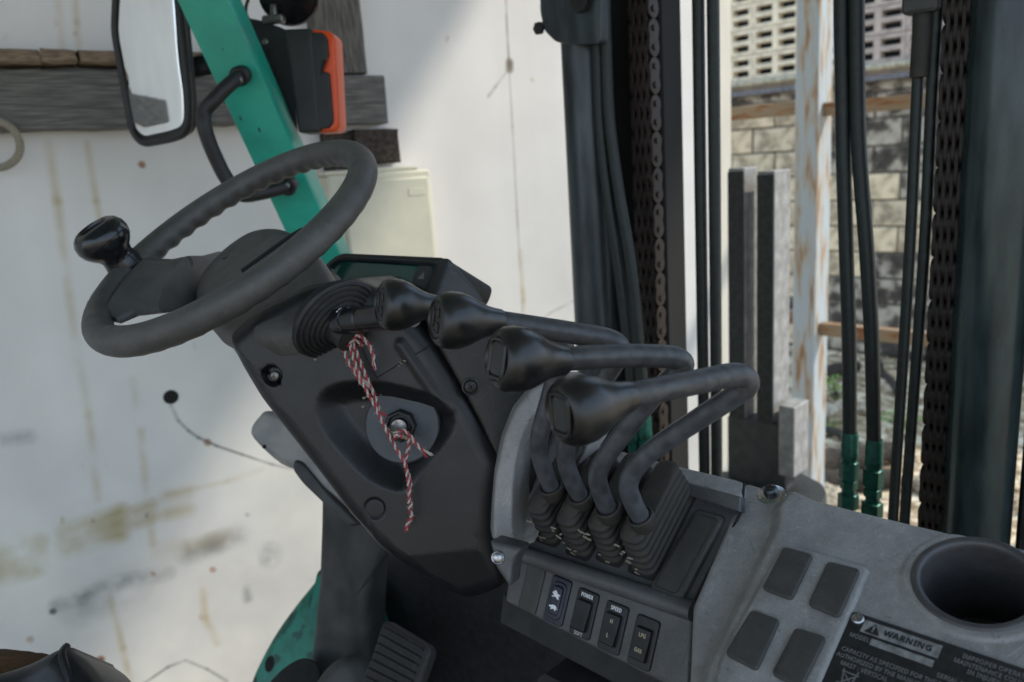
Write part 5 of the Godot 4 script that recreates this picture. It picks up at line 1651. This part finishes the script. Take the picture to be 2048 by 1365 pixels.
# ---------------------------------------------------------------- four hydraulic levers with bellows
func build_levers() -> void:
	# each row: rod way-points [px, py, depth], index at which the sleeve begins, knob face point, knob neck point, bellows front foot, neck
	var L := [
		{"rod": [[1102, 975, 0.69], [1090, 945, 0.688], [1079, 905, 0.684], [1080, 870, 0.68], [1096, 810, 0.675], [1112, 756, 0.672], [1128, 715, 0.67], [1126, 690, 0.668], [1100, 672, 0.666], [1060, 655, 0.664], [980, 645, 0.662], [880, 616, 0.66]], "cut": 6, "face": [757, 608, 0.636], "neck": [872, 614, 0.66], "foot": [1082, 1100], "size": 0.94, "sunk": 0.054, "nm": "first lever, farthest left, with an embossed knob"},
		{"rod": [[1160, 992, 0.675], [1146, 965, 0.672], [1133, 925, 0.668], [1136, 885, 0.662], [1165, 830, 0.652], [1205, 765, 0.64], [1237, 715, 0.632], [1240, 695, 0.63], [1215, 679, 0.628], [1150, 667, 0.624], [1080, 656, 0.62], [1000, 644, 0.615]], "cut": 6, "face": [868, 640, 0.586], "neck": [1002, 644, 0.612], "foot": [1144, 1127], "size": 0.96, "sunk": 0.045, "nm": "second lever from the left, with an embossed knob"},
		{"rod": [[1216, 1018, 0.662], [1204, 990, 0.658], [1196, 955, 0.652], [1210, 920, 0.645], [1250, 865, 0.632], [1310, 790, 0.612], [1362, 740, 0.598], [1362, 722, 0.594], [1335, 714, 0.59], [1270, 712, 0.582], [1200, 714, 0.574], [1120, 720, 0.566]], "cut": 6, "face": [990, 718, 0.528], "neck": [1132, 722, 0.558], "foot": [1206, 1140], "size": 1.0, "sunk": 0.033, "nm": "third lever from the left"},
		{"rod": [[1282, 1035, 0.648], [1268, 1008, 0.644], [1258, 972, 0.638], [1274, 935, 0.63], [1320, 892, 0.617], [1410, 832, 0.592], [1488, 780, 0.573], [1494, 758, 0.568], [1468, 751, 0.563], [1400, 764, 0.553], [1330, 778, 0.543], [1240, 796, 0.53]], "cut": 6, "face": [1117, 832, 0.496], "neck": [1262, 793, 0.526], "foot": [1272, 1166], "size": 1.0, "sunk": 0.024, "nm": "fourth lever, nearest the lid"},
	]
	var pf := leverf
	for i in 4:
		var l: Dictionary = L[i]
		var root := Node3D.new()
		root.name = numbered(truck, "control_lever")
		truck.add_child(root, true)
		var foot2 := flat(l.foot, pf)[0]
		root.position = pf * Vector3(foot2.x, foot2.y, 0) - truck.position
		tag(root, l.nm)
		var pts := []
		for k in l.rod.size():
			var q: Array = l.rod[k]
			pts.append(at(q[0], q[1], q[2] + float(l.sunk) * maxf(0.0, 1.0 - k / 6.0)))
		var path := smooth_path(pts, 7)
		var cut: int = int(l.cut) * 7
		var b := MB.new()
		tube(b, path.slice(0, cut + 4), 0.0082, 20)
		put("rod", b, M.rod, root)
		b = MB.new()
		tube(b, path.slice(cut, path.size()), 0.0088, 20)
		put("sleeve", b, M.sleeve, root)
		# knob
		var fc := at(l.face[0], l.face[1], l.face[2])
		var nk := at(l.neck[0], l.neck[1], l.neck[2])
		var kf := frame(nk, fc - nk)
		var Lk := (fc - nk).length()
		var s: float = l.size
		b = MB.new()
		var prof := [Vector2(0.0001, 0), Vector2(0.0098, 0.0), Vector2(0.0104, 0.02), Vector2(0.0113, 0.13), Vector2(0.0132, 0.26), Vector2(0.0162, 0.38), Vector2(0.0198, 0.51), Vector2(0.0221, 0.64), Vector2(0.0226, 0.76), Vector2(0.022, 0.86), Vector2(0.0198, 0.935), Vector2(0.0168, 0.975), Vector2(0.0152, 0.985), Vector2(0.0145, 0.965), Vector2(0.0135, 0.95), Vector2(0.0001, 0.95)]
		var sc := []
		for q in prof: sc.append(Vector2(q.x * s, q.y * Lk))
		lathe(b, sc, kf, 48)
		var kn := put("knob", b, M.knob, root, Transform3D(), 50.0)
		b = MB.new()
		var g := shift(kf, Lk * 0.95)
		if i >= 2:
			pillow(b, rounded(rect(0.0165 * s, 0.0235 * s), 0.005), shift(g, 0.002), 0.0018, 0.003)
			var ring := rounded(rect(0.019 * s, 0.026 * s), 0.006)
			var rp := PackedVector3Array()
			for q in ring: rp.append(g * Vector3(q.x, q.y, 0.0012))
			rp.append(rp[0]); rp.append(rp[1])
			tube(b, rp, 0.0016, 8)
		else:
			pillow(b, circle(0.0138 * s, 28), shift(g, 0.0012), 0.001, 0.002)
			for q in [[-0.005, 0.002, 0.0014, 0.016], [0.0, 0.006, 0.009, 0.0014], [0.0, -0.002, 0.009, 0.0014], [0.004, -0.006, 0.0014, 0.008], [0.0045, 0.006, 0.0014, 0.007], [0.0, -0.0085, 0.008, 0.0014]]:
				box(b, on(g, q[0] * s, q[1] * s, 0.0016), Vector3(q[2] * s, q[3] * s, 0.0016), 0.0005)
		put("knob_emblem", b, M.knob, kn)
		# bellows: flat-sided pleats stacked on the panel, then a sloping cap up to the rod
		b = MB.new()
		var wdt := 0.0262; var len := 0.094
		var c0 := foot2 + Vector2(0.002, 0.008 + len / 2)
		var neck: Vector3 = pf.affine_inverse() * (pts[0] + (pts[1] - pts[0]) * 0.15)
		var rs := []
		var lv := []
		var N := 6
		var slot := MB.new()
		pillow(slot, rounded(rect(wdt * 1.16, len * 1.06), 0.006), on(pf, c0.x, c0.y, 0.0008), 0.0004, 0.002)
		put("slot", slot, M.dark_hole, root)
		for k in N:
			var z := -0.004 + 0.0103 * k
			var sh := 1.0 - 0.02 * k
			for e in [[0.0, 0.72], [0.0012, 0.9], [0.0028, 1.02], [0.005, 1.06], [0.0072, 1.02], [0.0086, 0.9], [0.0096, 0.72]]:
				lv.append([z + e[0], sh * e[1], sh * (1.0 - (1.0 - e[1]) * 0.34)])
		for q in lv:
			var o := rounded(rect(wdt * q[1], len * q[2]), 0.0115, 6)
			var ring := PackedVector3Array()
			for p in o: ring.append(pf * Vector3(p.x + lerpf(c0.x, neck.x, clampf(q[0] / 0.056, 0, 1) * 0.5), p.y + c0.y, q[0]))
			rs.append(ring)
		var top_z: float = lv[lv.size() - 1][0]
		for t in [0.12, 0.4, 0.75, 0.95]:
			var o := rounded(rect(lerpf(wdt * 0.84, 0.0205, pow(t, 1.4)), lerpf(len * 0.83, 0.0205, pow(t, 0.75))), lerpf(0.0115, 0.0099, t), 6)
			var ring := PackedVector3Array()
			for p in o:
				ring.append(pf * Vector3(p.x + lerpf(lerpf(c0.x, neck.x, 0.5), neck.x, t), p.y + lerpf(c0.y, neck.y, pow(t, 0.9)), lerpf(top_z + 0.0008, neck.z - 0.006, pow(t, 1.3))))
			rs.append(ring)
		b.rings(rs, true, true, true)
		var ax: Vector3 = (pts[1] - pts[0]).normalized()
		var nf := frame(pts[0] - ax * 0.004, ax)
		lathe(b, [Vector2(0.0102, -0.008), Vector2(0.0112, -0.004), Vector2(0.0118, 0.0), Vector2(0.0118, 0.0045), Vector2(0.011, 0.0058), Vector2(0.0096, 0.0055), Vector2(0.0084, 0.003)], nf, 28)
		var be := put("bellows", b, M.bellows, root, Transform3D(), 30.0)
		# flakes of dried clay on the pleats
		b = MB.new()
		var cr := RandomNumberGenerator.new(); cr.seed = 70 + i
		for k in 9:
			var z: float = 0.001 + 0.0103 * cr.randi_range(0, 5)
			var xx := cr.randf_range(-0.5, 0.5) * wdt * 0.6
			var o := pf * Vector3(c0.x + xx, c0.y - len / 2 - 0.0016 + xx * xx * 26.0, z)
			var fl := PackedVector2Array()
			var sz := cr.randf_range(0.0008, 0.0024)
			for j in 9: fl.append(Vector2(cos(TAU * j / 9) * 1.6, sin(TAU * j / 9) * 0.9) * sz * cr.randf_range(0.5, 1.2))
			pillow(b, fl, frame(o, -pf.basis.y + Vector3(xx * 20, 0, 0), pf.basis.z), 0.0003, 0.0012, null, 1)
		put("clay_flakes", b, M.clay, be)

# ---------------------------------------------------------------- red and white twine tied between shift lever and key
func yarn(red: MB, white: MB, px: Array, lift: float, r := 0.00105, pitch := 0.0098) -> void:
	var pts := []
	for i in range(0, px.size(), 2): pts.append(meet(px[i], px[i + 1], shift(colf, lift)))
	var path := smooth_path(pts, 14)
	var len := 0.0
	var a := PackedVector3Array(); var c := PackedVector3Array()
	for i in path.size():
		if i: len += path[i].distance_to(path[i - 1])
		var t := (path[mini(i + 1, path.size() - 1)] - path[maxi(i - 1, 0)]).normalized()
		var x := (colf.basis.z - t * colf.basis.z.dot(t)).normalized()
		var y := t.cross(x)
		var ph := TAU * len / pitch
		var o := (x * cos(ph) + y * sin(ph)) * r * 0.85
		a.append(path[i] + o); c.append(path[i] - o)
	tube(red, a, r, 7); tube(white, c, r, 7)
	var fz := RandomNumberGenerator.new(); fz.seed = int(px[0] * 7 + px[1])
	for i in range(2, path.size() - 2):
		for e in 2:
			var d := (colf.basis * Vector3(fz.randf_range(-1, 1), fz.randf_range(-1, 1), fz.randf_range(-0.3, 0.8))).normalized()
			var o: Vector3 = (a if e else c)[i]
			var q := d.cross(Vector3(fz.randf(), fz.randf(), fz.randf())).normalized()
			var L := fz.randf_range(0.0014, 0.0036)
			tube(red if e else white, PackedVector3Array([o, o + d * L * 0.6, o + d * L + q * L * 0.4]), 0.00011, 3, false)
func fray(mb: MB, px: Array, lift: float, n: int, spread: float) -> void:
	var a := meet(px[0], px[1], shift(colf, lift)); var e := meet(px[2], px[3], shift(colf, lift))
	var fr := RandomNumberGenerator.new(); fr.seed = int(px[0])
	for k in n:
		var off := colf.basis * Vector3(fr.randf_range(-1, 1), fr.randf_range(-1, 1), fr.randf_range(-0.4, 0.4)) * spread
		tube(mb, PackedVector3Array([a + off * 0.2, a.lerp(e, 0.55) + off * 0.7, e + off + (e - a) * fr.randf_range(-0.15, 0.1)]), 0.00032, 5)

func build_twine() -> void:
	var o := thing("twine", "red and white twisted twine hanging from the shift lever over the key", "twine", meet(700, 690, shift(colf, 0.01)))
	var r := MB.new(); var w := MB.new()
	yarn(r, w, [684, 680, 686, 700, 694, 722, 708, 745, 722, 770], 0.016)
	yarn(r, w, [698, 684, 702, 705, 714, 742, 733, 786, 748, 812, 758, 834, 767, 852, 777, 872, 789, 894, 800, 914, 810, 933, 814, 958, 818, 985, 816, 1008], 0.017)
	yarn(r, w, [703, 682, 712, 706, 724, 738, 738, 770, 750, 800, 758, 826], 0.014)
	yarn(r, w, [694, 692, 704, 680, 714, 671, 728, 680, 740, 698, 747, 720], 0.018)
	yarn(r, w, [704, 680, 716, 684, 722, 692], 0.015)
	yarn(r, w, [786, 872, 792, 866, 802, 862, 812, 865, 822, 876, 834, 892, 847, 905], 0.016)
	yarn(r, w, [817, 872, 817, 888, 813, 908, 810, 932, 820, 965, 816, 990, 821, 1010, 818, 1022, 823, 1034, 815, 1048, 811, 1062], 0.014)
	yarn(r, w, [787, 878, 793, 871, 801, 872, 804, 877], 0.02)
	fray(r, [744, 716, 746, 738], 0.018, 8, 0.0022)
	fray(w, [744, 716, 748, 736], 0.018, 8, 0.0022)
	fray(r, [843, 900, 853, 916], 0.016, 9, 0.0022)
	fray(w, [845, 900, 863, 911], 0.016, 12, 0.002)
	fray(r, [760, 826, 770, 832], 0.017, 8, 0.0018)
	fray(w, [716, 752, 738, 774], 0.016, 12, 0.0026)
	fray(r, [698, 730, 706, 748], 0.017, 8, 0.0015)
	fray(r, [812, 1052, 812, 1064], 0.014, 8, 0.0016)
	put("red_strand", r, M.red_yarn, o)
	put("white_strand", w, M.white_yarn, o)
